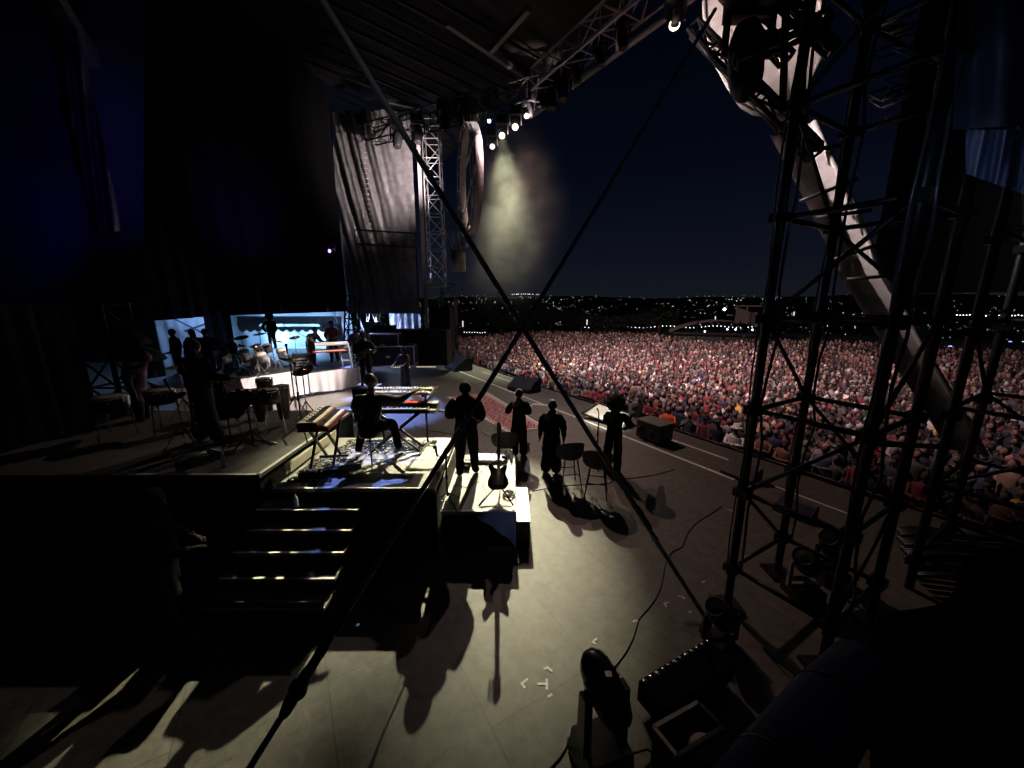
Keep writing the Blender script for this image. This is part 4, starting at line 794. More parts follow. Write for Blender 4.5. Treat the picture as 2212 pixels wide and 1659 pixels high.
# flight cases and amp cabinets at the far wing
def case(u, v, z, size, rz, label, m=BLACK, edge=ALU, y=None):
    p = P(u, v, y=y) if y else P(u, v, z=z); p.z = max(z, 0) if not y else p.z; o = thing('flight_case', label, 'flight case', p, 'cases at the far wing'); w_, d_, h_ = size; q = MB(); q.box((p.x, p.y, p.z + h_ / 2), size, rz); part('case_body', q, m, o)
    q = MB(); M = Matrix.Rotation(rz, 3, 'Z'); c = [p + M @ Vector((a * w_ / 2, b * d_ / 2, 0)) for a, b in ((-1, -1), (1, -1), (1, 1), (-1, 1))]
    for i in range(4): q.bar(c[i], c[i] + Vector((0, 0, h_)), .05); q.bar(c[i] + Vector((0, 0, h_)), c[(i + 1) % 4] + Vector((0, 0, h_)), .05); q.bar(c[i] + Vector((0, 0, .03)), c[(i + 1) % 4] + Vector((0, 0, .03)), .05)
    part('edging', q, edge, o)
    q = MB(); q.box(p + M @ Vector((0, -d_ / 2 - .01, h_ * .5)), (.2, .03, .1), rz); part('handle', q, CHROME, o); return o
case(845, 788, 0, (2.4, 1.1, .95), .1, 'low dark case with pale edges behind the tambourine player', BLUEC, y=18.5)
case(836, 763, 0, (1.3, .9, .95), .1, 'silver edged case sitting on the low dark case', BLACK, ALU, y=18.6)
case(832, 742, 0, (1.0, .8, .9), .1, 'tall dark case behind the silver edged one', BLUEC, DALU, y=20.0)
case(880, 775, 0, (2.0, 1.2, 1.5), .1, 'wide tall dark case with bluish lid', BLACK, BLUEC, y=20)
case(935, 785, 0, (1.9, 1.2, 1.8), -.1, 'dark case with a lit lid beneath the lattice tower', BLACK, BLUEC, y=20.5)
case(958, 757, 0, (1.2, 1.2, 2.6), -.1, 'black case tallest of those below the far hoop', BLACK, BMET, y=23.5)
for i, (u, v) in enumerate([(866, 793), (921, 792)]):
    p = P(u, v, y=19); o = thing('light_batten', ['lit batten in front of the low dark case', 'lit batten in front of the case beneath the lattice tower'][i], 'light batten', p, 'lit battens at the far wing'); q = MB(); q.box(p, (1.0, .1, .1)); part('housing', q, BLACK, o)
    q = MB(); [q.box(p + Vector((-.45 + k * .1, -.055, .0)), (.06, .01, .05)) for k in range(10)]; part('lamp_cells', q, glow('batten_glow', (1, .85, .6), .9), o)
# drum kit on the back riser
def onr(x, y, z=1.16): return (x, y, z)
drum(onr(-9.3, 14.2), .30, .45, .32, 'bass drum of the kit, facing the stage', Matrix.Rotation(R(90), 3, 'X') @ Matrix.Rotation(0, 3, 'Y'), mat('silver_wrap', (.35, .33, .36), .3, .3), False)
for i, (x, y, r, z, lb) in enumerate([(-9.75, 13.9, .2, .62, 'floor tom left of the bass drum'), (-9.45, 14.25, .14, .85, 'small rack tom above the bass drum'), (-9.1, 14.3, .15, .85, 'second rack tom above the bass drum'), (-8.7, 14.5, .18, .66, 'snare drum of the kit'), (-9.0, 13.7, .2, .6, 'floor tom in front of the bass drum'), (-10.1, 13.4, .19, .62, 'spare tom at the left end of the kit')]): drum(onr(x, y), r, .26 if i else .36, z, lb, Matrix.Rotation(.35, 3, 'X'), mat('silver_wrap'))
for i, (x, y, h, r, lb) in enumerate([(-10.1, 14.4, 1.25, .24, 'crash cymbal far left of the kit'), (-9.6, 14.7, 1.35, .22, 'cymbal raised behind the rack toms'), (-8.7, 14.2, 1.15, .25, 'ride cymbal over the snare'), (-8.4, 14.9, 1.2, .2, 'cymbal at the keyboard end of the kit'), (-9.5, 13.4, 1.05, .18, 'low splash cymbal before the kit'), (-8.9, 13.3, 1.0, .2, 'hi hat cymbal of the kit'), (-10.4, 13.6, 1.1, .2, 'cymbal at the outer edge of the kit')]): cymbal_stand(onr(x, y), h, r, .3 * (-1) ** i, lb, i)
mic_stand(onr(-8.1, 15.2), 1.2, .9, 'long boom stand reaching over the drum kit', 1.4)
# back keyboards
BX = [(-7.55, 16.2), (-7.1, 16.9)]
keyboard((-7.45, 15.9, .98), 1.25, .34, .1, .98, 'pale topped keyboard of the standing back player', R(30), CREAM, CREAM, False, 1, False, 'keyboard', group='keyboards on stage'); keyboard((-7.5, 15.75, .98), 1.25, .34, .1, .72, 'red keyboard on the lower tier at the back', R(30), mat('red_case', (.35, .02, .03), .35), mat('red_case'), False, 1, False, 'keyboard', group='keyboards on stage')
q = MB(); [q.bar((-7.1 + a, 15.95 + b, .98), (-7.25 + a, 16.05 + b, 1.97), .05) for a, b in ((0, 0), (.35, .1))]; [q.bar((-7.1, 15.95, z), (-6.75, 16.05, z), .04) for z in (1.3, 1.85)]; single('ladder_stand', q, WHITE, 'white ladder shaped stand holding the back keyboards', 'stand')
for i, (x, y, lb) in enumerate([(-6.6, 17.0, 'dark monitor box at the blue end of the back riser'), (-8.6, 15.6, 'pale framed rack between kit and back keyboards')]):
    o = thing('rack_case', lb, 'rack', (x, y, .98), 'racks on the back riser'); q = MB(); q.box((x, y, 1.3), (.7, .5, .64), R(30)); part('case', q, BLACK, o); q = MB(); [q.box((x - .1 * 0, y - .28, 1.1 + k * .12), (.6, .04, .05), R(30)) for k in range(4)]; part('rack_panel', q, ALU, o)
# percussion rig on the tall platform
def conga(x, y, r, h, lb): drum((x, y, PZ), r, h - .12, h / 2 + .06, lb, None, WOOD, False, 'percussion drums', name='conga', taper=.62)
conga(-5.95, 7.2, .16, .78, 'conga with a wide pale head left of the percussionist'); conga(-4.85, 7.15, .14, .74, 'conga right of the percussionist\'s arm'); conga(-4.5, 7.3, .14, .78, 'conga nearest the pale skirt'); conga(-5.2, 7.9, .15, .8, 'conga behind the percussionist, next to the kit')
for i, (x, y, r, z, lb) in enumerate([(-7.15, 6.6, .26, .62, 'broad shallow drum at the outer left of the rig'), (-6.45, 6.85, .22, .68, 'shallow drum between the broad one and the conga'), (-4.7, 6.45, .17, .75, 'timbale in front of the percussionist'), (-4.3, 6.6, .17, .75, 'timbale at the right of its pair')]): drum((x, y, PZ), r, .24, z, lb, None, mat('dark_shell', (.03, .03, .035), .3, .4), True, 'percussion drums', name='shallow_drum')
for i, (x, y, h, r, lb) in enumerate([(-4.1, 7.4, 1.05, .18, 'cymbal over the congas by the skirt'), (-4.55, 7.8, 1.2, .2, 'cymbal behind the congas'), (-6.7, 7.6, 1.1, .18, 'cymbal beside the umbrella holder'), (-5.4, 6.0, .9, .14, 'low chime stand before the percussionist')]): cymbal_stand((x, y, PZ), h, r, .35, lb, i * 2)
tb_ = thing('percussion_table', 'black cloth covered table of small percussion on a stand, dark against the pale skirt', 'percussion table', (-4.35, 6.1, PZ)); q = MB(); q.tube([(-4.35, 6.1, PZ + .02), (-4.35, 6.1, PZ + .85)], .015, 8); [q.tube([(-4.35, 6.1, PZ + .3), (-4.35 + .3 * math.cos(a), 6.1 + .3 * math.sin(a), PZ + .02)], .013, 6) for a in (0, 2.1, 4.2)]; part('stand', q, BMET, tb_)
q = MB(); q.box((-4.35, 6.1, PZ + .87), (.5, .34, .04), .2); rr = random.Random(2); [q.ball((-4.35 + rr.uniform(-.22, .22), 6.1 + rr.uniform(-.14, .14), PZ + .91), (.05, .04, rr.uniform(.03, .09)), 8, 6) for _ in range(12)]; q.grid(lambda a, b: (-4.60 + .5 * a, 5.94 - .02 * math.sin(a * 20), PZ + .88 - b * (.22 + .12 * math.sin(a * 5))), 16, 4); part('tray', q, BCLOTH, tb_)
q = MB(); q.tube([(-5.6, 6.2, PZ + .03), (-4.6, 5.75, PZ + .03)], .014, 6); q.tube([(-5.2, 6.6, PZ + .02), (-4.0, 6.2, PZ + .02)], .014, 6); single('stand_rails', q, CHROME, 'bright chrome stand rails lying low under the timbales', 'rails')
for i, (u, v) in enumerate([(545, 1020), (500, 995), (468, 960)]): pass
q = MB(); q.box((-4.75, 5.95, PZ + .01), (.55, .16, .014), .35); single('white_towel', q, PAPER, 'bright white strip of cloth on the deck under the timbales', 'towel')
mon = thing('monitor_box', 'black monitor wedge behind the shallow drums', 'speaker', (-6.1, 8.0, PZ)); q = MB(); q.prism([(0, 0), (.5, 0), (.35, .75), (.1, .75)], (-6.3, 8.0, PZ), (1, 0, 0), (0, 0, 1), .5); part('cabinet', q, BLACK, mon); q = MB(); q.box((-6.05, 7.745, PZ + .33), (.3, .01, .5)); part('grille', q, BMET, mon)
# ------------------------------------------------------------ people on and around the stage
DJ = mat('black_jacket', (.0035, .0035, .004), 1., spec=.08, vary=.3, bump=.3, bscale=25); JEANS = mat('dark_denim', (.0035, .004, .006), 1., spec=.08); GREY = mat('charcoal_shirt', (.05, .05, .045), .8)
gp = person('guitarist in a black hooded jacket seen from behind, playing on the low platform', (-.82, 6.52, GZR), R(4), dict(sl=None) and {'shl': (-.21, 0, 1.43), 'ell': (-.29, .02, 1.17), 'wrl': (-.27, .27, 1.13), 'shr': (.21, 0, 1.43), 'elr': (.275, -.02, 1.15), 'wrr': (.12, .24, 1.03), 'anl': (-.13, -.05, .09), 'anr': (.15, .10, .09), 'knr': (.13, .08, .5), 'toer': (.18, .25, .04)}, SKIN, DJ, JEANS, 'beanie', 1.76, 1.42, 'musicians', HAIR)
q = MB(); q.ball((-.81, 6.43, GZR + 1.47), (.17, .11, .10), 14, 8); hd_ = part('hood', q, DJ, gp); hd_.rotation_euler = (0, 0, -R(4)); hd_.location = hd_.location
eg = thing('electric_guitar', 'electric guitar held by the hooded guitarist with its neck towards the keyboards', 'guitar', (-.75, 6.78, 1.72)); guitar(eg, (-.80, 6.80, 1.70), (0, .12, 1), (-1, .12, .12), body=mat('red_body', (.12, .03, .02), .3))
q = MB(); q.tube([(-.98, 6.45, 2.10), (-.95, 6.36, 2.06), (-.78, 6.335, 1.88), (-.60, 6.40, 1.72), (-.56, 6.6, 1.66)], .03, 6, True, .3); part('strap', q, mat('strap_web', (.10, .09, .09), .7), eg)
person('bare headed backing singer with a hand at the chest, standing at the rug corner', (.17, 8.90, 0), R(10), {'elr': (.28, .03, 1.14), 'ell': (-.30, .08, 1.16), 'wrl': (-.18, .27, 1.22), 'wrr': (.14, .28, 1.10)}, SKIN, mat('brown_top', (.012, .008, .009), .9, spec=.1), JEANS, 'short', 1.70, 1.0, 'backing singers', flare=.05)
person('backing singer in black with arms at her sides behind the first bar stool', (.86, 7.92, 0), R(-8), {'wrr': (.28, .02, .88), 'wrl': (-.27, .05, .9), 'elr': (.27, -.03, 1.14)}, SKIN, DJ, JEANS, 'short', 1.68, 1.08, 'backing singers', flare=.06)
person('backing singer with a big round afro pointing an arm towards the crowd', (2.24, 8.02, 0), R(-28), {'elr': (.33, .16, 1.18), 'wrr': (.36, .40, 1.12), 'shr': (.20, .02, 1.42), 'ell': (-.24, .1, 1.16), 'wrl': (-.10, .28, 1.28), 'knl': (-.13, .02, .5), 'anl': (-.17, -.02, .09)}, SKIN, DJ, JEANS, 'afro', 1.66, 1.02, 'backing singers', flare=.03)
person('bald keyboard player seated on a stool, reaching out to the cream synthesizer', (-2.38, 6.12, KZ - .36), R(-6), {'pelvis': (0, 0, .98), 'hipl': (-.11, .02, .95), 'hipr': (.11, .02, .95), 'knl': (-.27, .38, .93), 'anl': (-.33, .18, .47), 'toel': (-.36, .36, .42), 'knr': (.24, .40, .93), 'anr': (.32, .34, .47), 'toer': (.34, .52, .42),
    'spine': (0, .03, 1.16), 'chest': (0, .07, 1.36), 'neck': (.01, .10, 1.51), 'head': (.02, .13, 1.62), 'shr': (.19, .09, 1.43), 'elr': (.37, .27, 1.33), 'wrr': (.56, .50, 1.43), 'shl': (-.19, .07, 1.43), 'ell': (-.28, .13, 1.18), 'wrl': (-.25, .40, 1.22)}, SKINB, mat('black_tshirt', (.014, .013, .012), .9), JEANS, 'none', 1.82, 1.22, 'musicians', SKIN, facing=-.6)
person('tall percussionist in black, seen from behind on the tall platform', (-5.28, 6.32, PZ), R(-14), {'ell': (-.30, .02, 1.17), 'wrl': (-.28, .26, 1.18), 'elr': (.30, .03, 1.13), 'wrr': (.36, .30, 1.10), 'anl': (-.18, -.02, .09), 'anr': (.20, .02, .09)}, SKIN, DJ, BLACK, 'long', 1.80, 1.12, 'musicians', flare=.07)
# silhouettes before the blue tent
for i, (u, y, hh, lb, hr) in enumerate([(372, 14.5, 1.80, 'silhouetted man in a jacket with hands in pockets before the blue tent wall', 'beanie'), (413, 14.2, 1.75, 'silhouetted person in a hooded coat, middle of three before the blue tent wall', 'long'), (441, 13.8, 1.72, 'silhouetted person at the right of three before the blue tent wall', 'beanie')]):
    p = P(u, 712, y=y); p.z = p.z - hh + .01
    person(lb, p, R(150 + i * 25), {'ell': (-.33, -.03, 1.16), 'wrl': (-.20, .10, .98), 'elr': (.33, -.03, 1.16), 'wrr': (.20, .10, .98)}, SKIN, DJ, BLACK, hr, hh, 1.22, 'people backstage')
p = P(500, 735, y=14.6); person('drummer with forearms over the kit at the back', (p.x, p.y, .75), R(150), {'hipl': (-.1, .02, .95), 'knl': (-.25, .4, .9), 'anl': (-.26, .42, .5), 'knr': (.25, .4, .9), 'anr': (.26, .42, .5), 'toel': (-.26, .55, .45), 'toer': (.26, .55, .45), 'elr': (.38, .1, 1.2), 'wrr': (.3, .38, 1.15), 'ell': (-.38, .1, 1.2), 'wrl': (-.3, .38, 1.15)}, SKINB, DJ, BLACK, 'cap', 1.78, 1.1, 'musicians')
person('keyboard player in a dark shirt bending over the back keyboards', (-8.45, 16.1, .98), R(-105), {'chest': (0, .18, 1.28), 'neck': (0, .27, 1.42), 'head': (0, .32, 1.50), 'shl': (-.18, .18, 1.38), 'shr': (.18, .18, 1.38), 'ell': (-.25, .3, 1.1), 'wrl': (-.2, .52, 1.1), 'elr': (.25, .3, 1.1), 'wrr': (.2, .52, 1.1)}, SKINB, GREY, BLACK, 'short', 1.8, 1.15, 'musicians')
person('player in a red trimmed shirt and brimmed hat at the pale back keyboard', (-7.85, 16.9, 1.1), R(190), {'ell': (-.27, .12, 1.15), 'wrl': (-.18, .34, 1.1), 'elr': (.27, .12, 1.15), 'wrr': (.18, .34, 1.1)}, SKIN, mat('dark_red_shirt', (.12, .015, .02), .8), BLACK, 'hat', 1.8, 1.05, 'musicians')
person('hatted helper half hidden behind the pale back keyboard', (-7.1, 17.5, .9), R(200), {}, SKIN, GREY, BLACK, 'cap', 1.7, 1.0, 'musicians')
bpn = person('bass player in a long dark jacket on the small plinth', (-4.82, 12.5, 1.0), R(190), {'shl': (-.2, 0, 1.43), 'ell': (-.34, .02, 1.18), 'wrl': (-.34, .28, 1.14), 'elr': (.3, .0, 1.15), 'wrr': (.12, .25, 1.02)}, SKIN, mat('olive_jacket', (.035, .034, .028), .8), BLACK, 'cap', 1.78, 1.1, 'musicians')
bgx = thing('bass_guitar', 'bass guitar slung before the player on the plinth', 'bass guitar', (-4.8, 12.25, 2.02)); guitar(bgx, (-4.8, 12.22, 2.05), (.3, .1, 1), (1, -.1, .5), body=mat('pale_body', (.3, .25, .2), .3))
person('musician in a loose dark robe playing a small hand drum on the low deck', (-4.32, 15.3, .12), R(150), {'ell': (-.3, .1, 1.15), 'wrl': (-.3, .36, 1.12), 'elr': (.28, .12, 1.15), 'wrr': (.2, .38, 1.1)}, SKINB, mat('dark_robe', (.04, .036, .03), .8), mat('dark_robe'), 'long', 1.85, 1.12, 'musicians', flare=.1)
p = P(585, 712, y=20); person('dark figure seated low beneath the scalloped tent', (p.x, p.y, 1.3), R(180), {'elr': (.36, .1, 1.15)}, SKIN, DJ, BLACK, 'afro', 1.75, 1.1, 'people backstage')
person('stagehand in black at the foot of the steps, feet apart, shoes catching light', (-3.85, 3.72, 0), R(-60), {'ell': (-.28, .05, 1.15), 'wrl': (-.2, .25, 1.05), 'elr': (.3, .1, 1.15), 'wrr': (.22, .3, 1.12), 'anl': (-.22, -.1, .09), 'toel': (-.25, .08, .04), 'anr': (.22, .1, .09), 'toer': (.26, .28, .04), 'knl': (-.17, 0, .5), 'knr': (.17, .08, .5)}, mat('shaded_skin', (.03, .015, .012), .7), DJ, BLACK, 'beanie', 1.8, 1.12, 'stage crew', HAIR, shoes=mat('shiny_shoes', (.12, .11, .1), .15))  # stagehand's skin colour darkened to keep face and hands in shade
person('pale faced crew member stooping at the left edge behind the shallow drums', (-7.6, 7.6, PZ - .25), R(-70), {'chest': (0, .12, 1.28), 'neck': (0, .18, 1.42), 'head': (0, .22, 1.52)}, SKINB, mat('blue_shirt', (.05, .06, .11), .8), BLACK, 'short', 1.72, 1.05, 'stage crew', facing=.4)
# dark umbrella forms beside the left tower
for i, (u, v, y, lb) in enumerate([(270, 735, 11.5, 'dark open umbrella beside the left tower'), (300, 770, 11, 'second dark umbrella leaning below the first')]):
    p = P(u, v, y=y); o = thing('umbrella', lb, 'umbrella', p, 'umbrellas beside the left tower'); q = MB(); q.lathe([(.62, 0), (.5, .13), (.3, .23), (.08, .28), (0, .3), (.08, .27), (.3, .21), (.5, .11)], p, 16, Matrix.Rotation(.2, 3, 'Y')); part('canopy', q, BLACK, o); q = MB(); q.tube([p + Vector((0, 0, .28)), p - Vector((.05, 0, .8))], .015, 6); part('shaft', q, BMET, o)
# ------------------------------------------------------------ backstage: tents, left tower, rear lattices
tl = P(222, 690, y=13); box_truss('left_tower', (tl.x, tl.y, 0), (tl.x, tl.y, 9), 'dark truss tower at the left end of the backstage gap', 1.0, .9, .06, .9, BMET, 'tower', None, (0, 1, 0), .6)
BLUEW = mat('tent_wall', (.65, .70, .75), .7, vary=.05)
def tent_wall(name, u0, u1, y0, y1, z0, z1, label, m=BLUEW, cat='tent wall'):
    a = P(u0, 700, y=y0); b = P(u1, 700, y=y1); q = MB(); q.grid(lambda s, t: Vector((a.x * (1 - s) + b.x * s, a.y * (1 - s) + b.y * s + .06 * math.sin(s * 40 + t * 2) * (1 - t), z0 + (z1 - z0) * t)), 60, 6); return single(name, q, m, label, cat)
tent_wall('marquee_wall', 325, 470, 21, 21.5, -.9, 6, 'bright blue lit marquee wall behind three silhouettes'); tent_wall('marquee_wall', 500, 760, 31, 31, -.9, 6, 'bright blue lit rear wall of the scalloped tent')
tent_wall('grey_drape', 243, 336, 15, 15, 0, 6, 'grey drape between left tower and the blue marquee', mat('grey_drape', (.22, .24, .30), .8))
for i, (u0, v0, u1, v1) in enumerate([(352, 676, 470, 735), (440, 735, 340, 770), (470, 690, 400, 715)]):
    q = MB(); q.tube([P(u0, v0, y=20.6), P(u1, v1, y=20.6)], .05, 6); single('tent_brace', q, mat('tent_brace', (.12, .16, .25), .6), ['long brace sloping across the marquee wall', 'low brace crossing behind the silhouettes', 'short brace meeting the long one'][i], 'brace', 'braces across the marquee wall')
q = MB(); q.grid(lambda s, t: P(438 + 40 * s, 678, y=17) + Vector((.5 * t * s, .1 * math.sin(s * 12), -.05 - 2.6 * t + .2 * s)), 24, 10); single('tied_drape', q, mat('grey_drape'), 'tied back grey drape right of the blue marquee', 'drape')
rfp = thing('scalloped_tent', 'pale tent roof with scalloped edge behind the drum kit', 'tent', P(620, 700, y=22))
q = MB(); q.grid(lambda s, t: P(512 + 226 * s, 683 + 22 * t - (5 if .2 < s < .8 else 0) * t, y=29 + 1.5 * (1 - t)), 40, 6); part('roof', q, mat('tent_fabric', (.32, .30, .30), .8), rfp)
q = MB(); q.grid(lambda s, t: P(514 + 190 * s, 705, y=28.95) + Vector((0, 0, -t * (.22 + .22 * abs(math.sin(s * math.pi * 11))))), 132, 3); part('scalloped_valance', q, mat('tent_fabric'), rfp)
q = MB(); q.grid(lambda s, t: P(696 + 42 * s, 700, y=28.7) + Vector((.12 * math.sin(t * 4) - .0, .12 * math.sin(s * 22 + t * 3), -t * 2.6)), 30, 8); part('side_drape', q, mat('tent_fabric'), rfp)
q = MB(); q.bar(P(585, 751, y=29), P(672, 751, y=29), .1); single('light_tube', q, glow('blue_tube', (.15, .4, 1), 3), 'glowing blue tube along the back of the scalloped tent', 'light tube')
point('tent_lamp', P(400, 690, y=19.4) + Vector((0, 0, 1.4)), 330, (.30, .52, 1), .3); point('tent_lamp', P(590, 725, y=30.1), 330, (.26, .55, 1), .3); point('tent_lamp', P(680, 725, y=30.1), 290, (.26, .55, 1), .3)
point('work_lamp', P(815, 690, y=30.5), 700, (.50, .62, 1), .3)
gm = mat('backstage_ground', (.2, .2, .22), .8); q = MB(); q.add([(-40, 9.5, -.02), (-5, 9.5, -.02), (-5, 34, -.02), (-40, 34, -.02)], [(0, 1, 2, 3)])
for i in range(9):
    u = 745 + i * 17; a = P(u, 676 + 90, y=29.4 + (i % 3) * .3); b = P(u + rnd.choice((-26, 22, 8)), 660, y=29.4 + (i % 3) * .3); q = MB(); q.tube([a, b], .045, 6); q.tube([a + Vector((.35, 0, 0)), b + Vector((-.3, 0, 0))], .03, 6)
    single('rear_strut', q, ALU, 'blue lit aluminium strut in the backstage gap right of the tent', 'strut', 'struts in the backstage gap')
box_truss('rear_lattice', P(758, 760, y=23), P(762, 640, y=23), 'dark lattice upright between tent and aluminium struts', .6, .6, .05, .7, BMET, 'lattice', None, (0, 1, 0))
q = MB(); q.grid(lambda s, t: P(840 + 68 * s, 676, y=32) + Vector((0, .12 * math.sin(s * 30), -t * 2.9)), 40, 4); single('rear_sheet', q, mat('rear_sheet', (.25, .27, .35), .6, vary=.6, vscale=5), 'mottled blue lit sheet behind the struts', 'sheet')
q = MB(); p = P(825, 712, y=30.5); q.box(p, (3.2, 1.5, .08), .15); single('rear_platform', q, ALU, 'blue lit platform edge behind the struts', 'platform')
q = MB(); p = P(808, 730, y=22); q.box(p + Vector((0, 0, -.2)), (.9, .3, 2.2)); single('lit_flat', q, mat('pale_panel', (.5, .52, .6), .6), 'pale blue lit panel behind the bass player', 'panel')
# ------------------------------------------------------------ moving head lamps
def head_lamp(name, loc, aim, label, lit=None, s=1., group='moving head lamps on the roof trusses', hang=True):
    o = thing(name, label, 'stage lamp', (0, 0, 0), group); d = (Vector(aim) - Vector(loc)).normalized(); M = d.to_track_quat('Z', 'Y').to_matrix(); sg = 1 if hang else -1
    q = MB(); q.box((0, 0, .42 * s * sg), (.34 * s, .34 * s, .18 * s)); part('base', q, BMET, o)
    q = MB(); [q.bar((k * .2 * s, 0, .33 * s * sg), (k * .2 * s, 0, -.02 * s * sg), .045 * s) for k in (-1, 1)]; q.bar((-.2 * s, 0, .32 * s * sg), (.2 * s, 0, .32 * s * sg), .05 * s); part('yoke', q, ALU if lit else BMET, o)
    q = MB(); q.lathe([(0, -.26 * s), (.10 * s, -.25 * s), (.15 * s, -.1 * s), (.15 * s, .05 * s), (.12 * s, .24 * s), (.115 * s, .26 * s), (.10 * s, .25 * s)], (0, 0, 0), 20, M); part('head', q, DALU if lit else BLACK, o)
    q = MB(); q.lathe([(.10 * s, .245 * s), (0, .262 * s)], (0, 0, 0), 20, M); part('lens', q, lit or GLASSY, o)
    o.location = loc; return o
LW = glow('lamp_warm', (1, .90, .62), 5); LB = glow('lamp_blue', (.5, .65, 1), 14); LP = glow('lamp_violet', (.42, .16, 1), 7)
def below(p, aim, k=.42): return Vector(p) - (Vector(aim) - Vector(p)).normalized() * k
for u, v, y, m, lb, sz in [(1084, 289, 22.25, LW, 'brightest lit moving head under the lamp truss, pouring light through the smoke', 1.5), (1113, 270, 21.65, LW, 'lit moving head right of the brightest one', 1.5), (1063, 313, 23, glow('lamp_dim', (1, .88, .68), 1.8), 'dim moving head hanging lowest of the lit three', 1.4), (1137, 246, 21.4, glow('lamp_dim', (1, .88, .68), 1.8), 'small lamp at the far right of the lit row', 1.1), (1056, 257, 23.6, LB, 'bluish lamp above the dim moving head', .9)]:
    p = P(u, v, y=y); aim = (-.6, 5.4, .3); d = (Vector(aim) - p).normalized(); L0 = p - d * .262 * sz + Vector((0, .25, 0)); head_lamp('moving_head_lamp', L0, Vector(aim) + Vector((0, .25, 0)), lb, m, sz)
for i, (u, v, y) in enumerate([(858, 300, 25.6), (903, 290, 25.2), (960, 262, 24.5), (1000, 250, 24), (1190, 215, 21), (1215, 195, 20)]):
    head_lamp('moving_head_lamp', P(u, v, y=y), P(u, v + 400, y=y - 2), ['dark lamp first from the far end of the lamp truss', 'dark lamp second from the far end of the lamp truss', 'dark lamp above the far hoop on its curtain side', 'dark lamp right above the far hoop', 'dark lamp near the junction of the two trusses', 'dark lamp just past the junction of the trusses'][i], None, 1.9)
for i, s in enumerate([-18.5, -17.3, -16, -14.8, -13.4, -12.2]):
    p = SN(s, T2n + .1, 13.2); head_lamp('moving_head_lamp', p, p + Vector((.5, 0, -3)), ['unlit lamp under the front truss next to the roof lip', 'unlit lamp under the pale front truss, second from its far end', 'unlit lamp under the pale front truss, third from its far end', 'unlit lamp under the pale front truss, fourth from its far end', 'unlit lamp under the pale front truss, fifth from its far end', 'unlit lamp under the pale front truss close to the top edge'][i], None, 1.3)
p = P(1457, 62, y=14.0); head_lamp('moving_head_lamp', p + Vector((.12, .4, .5)), p, 'lone lit lamp with long pale body high between truss and shell', LW, 1.6)
q = MB(); q.tube([p + Vector((0, 0, .1)), p + Vector((.12, 0, .85))], [.13, .16], 12); single('lamp_snoot', q, mat('snoot_paint', (.16, .15, .15), .5), 'pale tubular snoot of the lone high lamp', 'snoot')
head_lamp('moving_head_lamp', P(1612, 120, y=6.4), P(1608, 300, y=6.2), 'large dark lamp hanging in silhouette before the pale shell', None, 1.6, hang=True)
q = MB(); q.ball(P(1612, 158, y=6.35), (.23, .2, .38), 16, 10); single('lamp_cover', q, BLACK, 'black rain cover over the lamp before the pale shell', 'cover')
p = P(709, 542, y=20); head_lamp('par_lamp', p + Vector((.05, .3, .03)), p, 'small lit violet lamp on the dark rear curtain', LP, .8); spot('violet_spot_light', p + Vector((-.05, -.1, 0)), p + Vector((-6, 2, 2.5)), 700, (.2, .08, 1), 60, 1.)
# foreground: moving head on floor, LED batten, open case
p = P(1306, 1500, z=.72); p.z = 0; fl = thing('floor_moving_head', 'big black moving head lamp standing on the floor near the lens, seen from above', 'stage lamp', p)
q = MB(); q.box((p.x, p.y, .14), (.42, .36, .26), .3, None, .9); part('base', q, mat('glossy_black', (.0035, .0035, .004), .3), fl)
q = MB(); [q.prism([(-.06, .24), (.06, .24), (.05, .76), (-.05, .76)], (p.x + k * .165 * math.cos(.3), p.y + k * .165 * math.sin(.3), 0), (-math.sin(.3), math.cos(.3), 0), (0, 0, 1), .07) for k in (-1, 1)]; part('yoke', q, mat('glossy_black'), fl)
hd = (P(1285, 1430, y=2.9) - Vector((p.x, p.y, .75))); hd = Vector((-.30, .62, .42)).normalized(); M = hd.to_track_quat('Z', 'Y').to_matrix()
q = MB(); q.lathe([(0, -.27), (.06, -.26), (.10, -.23), (.13, -.15), (.145, -.04), (.14, .06), (.146, .075), (.14, .09), (.125, .17), (.095, .23), (.05, .27), (0, .28)], (p.x, p.y, .78), 28, M); part('head', q, mat('glossy_black'), fl)
for k in range(4): q = MB(); a = p + Vector((0, 0, .78)) + M @ Vector((.14 * math.cos(k * 1.57), .14 * math.sin(k * 1.57), .05)); q.box(a, (.05, .05, .05)); part('latch', q, ALU, fl)
q = MB(); q.tube([p + Vector((.2, 0, .1)), p + Vector((.42, .08, .05)), p + Vector((.6, -.1, .02)), p + Vector((.75, -.4, .02))], .012, 6); q.tube([p + Vector((-.2, -.1, .05)), p + Vector((-.45, -.3, .02))], .01, 6); single('power_cable', q, BLACK, 'black cables trailing from the moving head lamp near the lens', 'cable')
q = MB(); q.box(p + Vector((-.1, -.35, .3)), (.16, .04, .2), .2); single('white_label_card', q, PAPER, 'pale card strapped at the base of the near moving head', 'card')
bt = thing('led_batten', 'long black light batten with a row of round cells on the floor by the tower', 'light batten', P(1470, 1440, z=0)); a = P(1385, 1478, z=.30); b = P(1535, 1385, z=.30); dd = (b - a).normalized(); nn = Vector((-dd.y, dd.x, 0))
q = MB(); M = Matrix((dd, nn, Vector((0, 0, 1)))).transposed(); cen = (a + b) / 2 - nn * .12; q.box(cen - Vector((0, 0, .1)), ((b - a).length, .30, .22), 0, M); part('housing', q, BCLOTH, bt)
q = MB(); [q.lathe([(.0, .01), (.022, .008), (.026, 0)], a.lerp(b, (i + .5) / 12) - nn * .0 + Vector((0, 0, .015)), 12) for i in range(12)]; part('lens_cells', q, CHROME, bt)
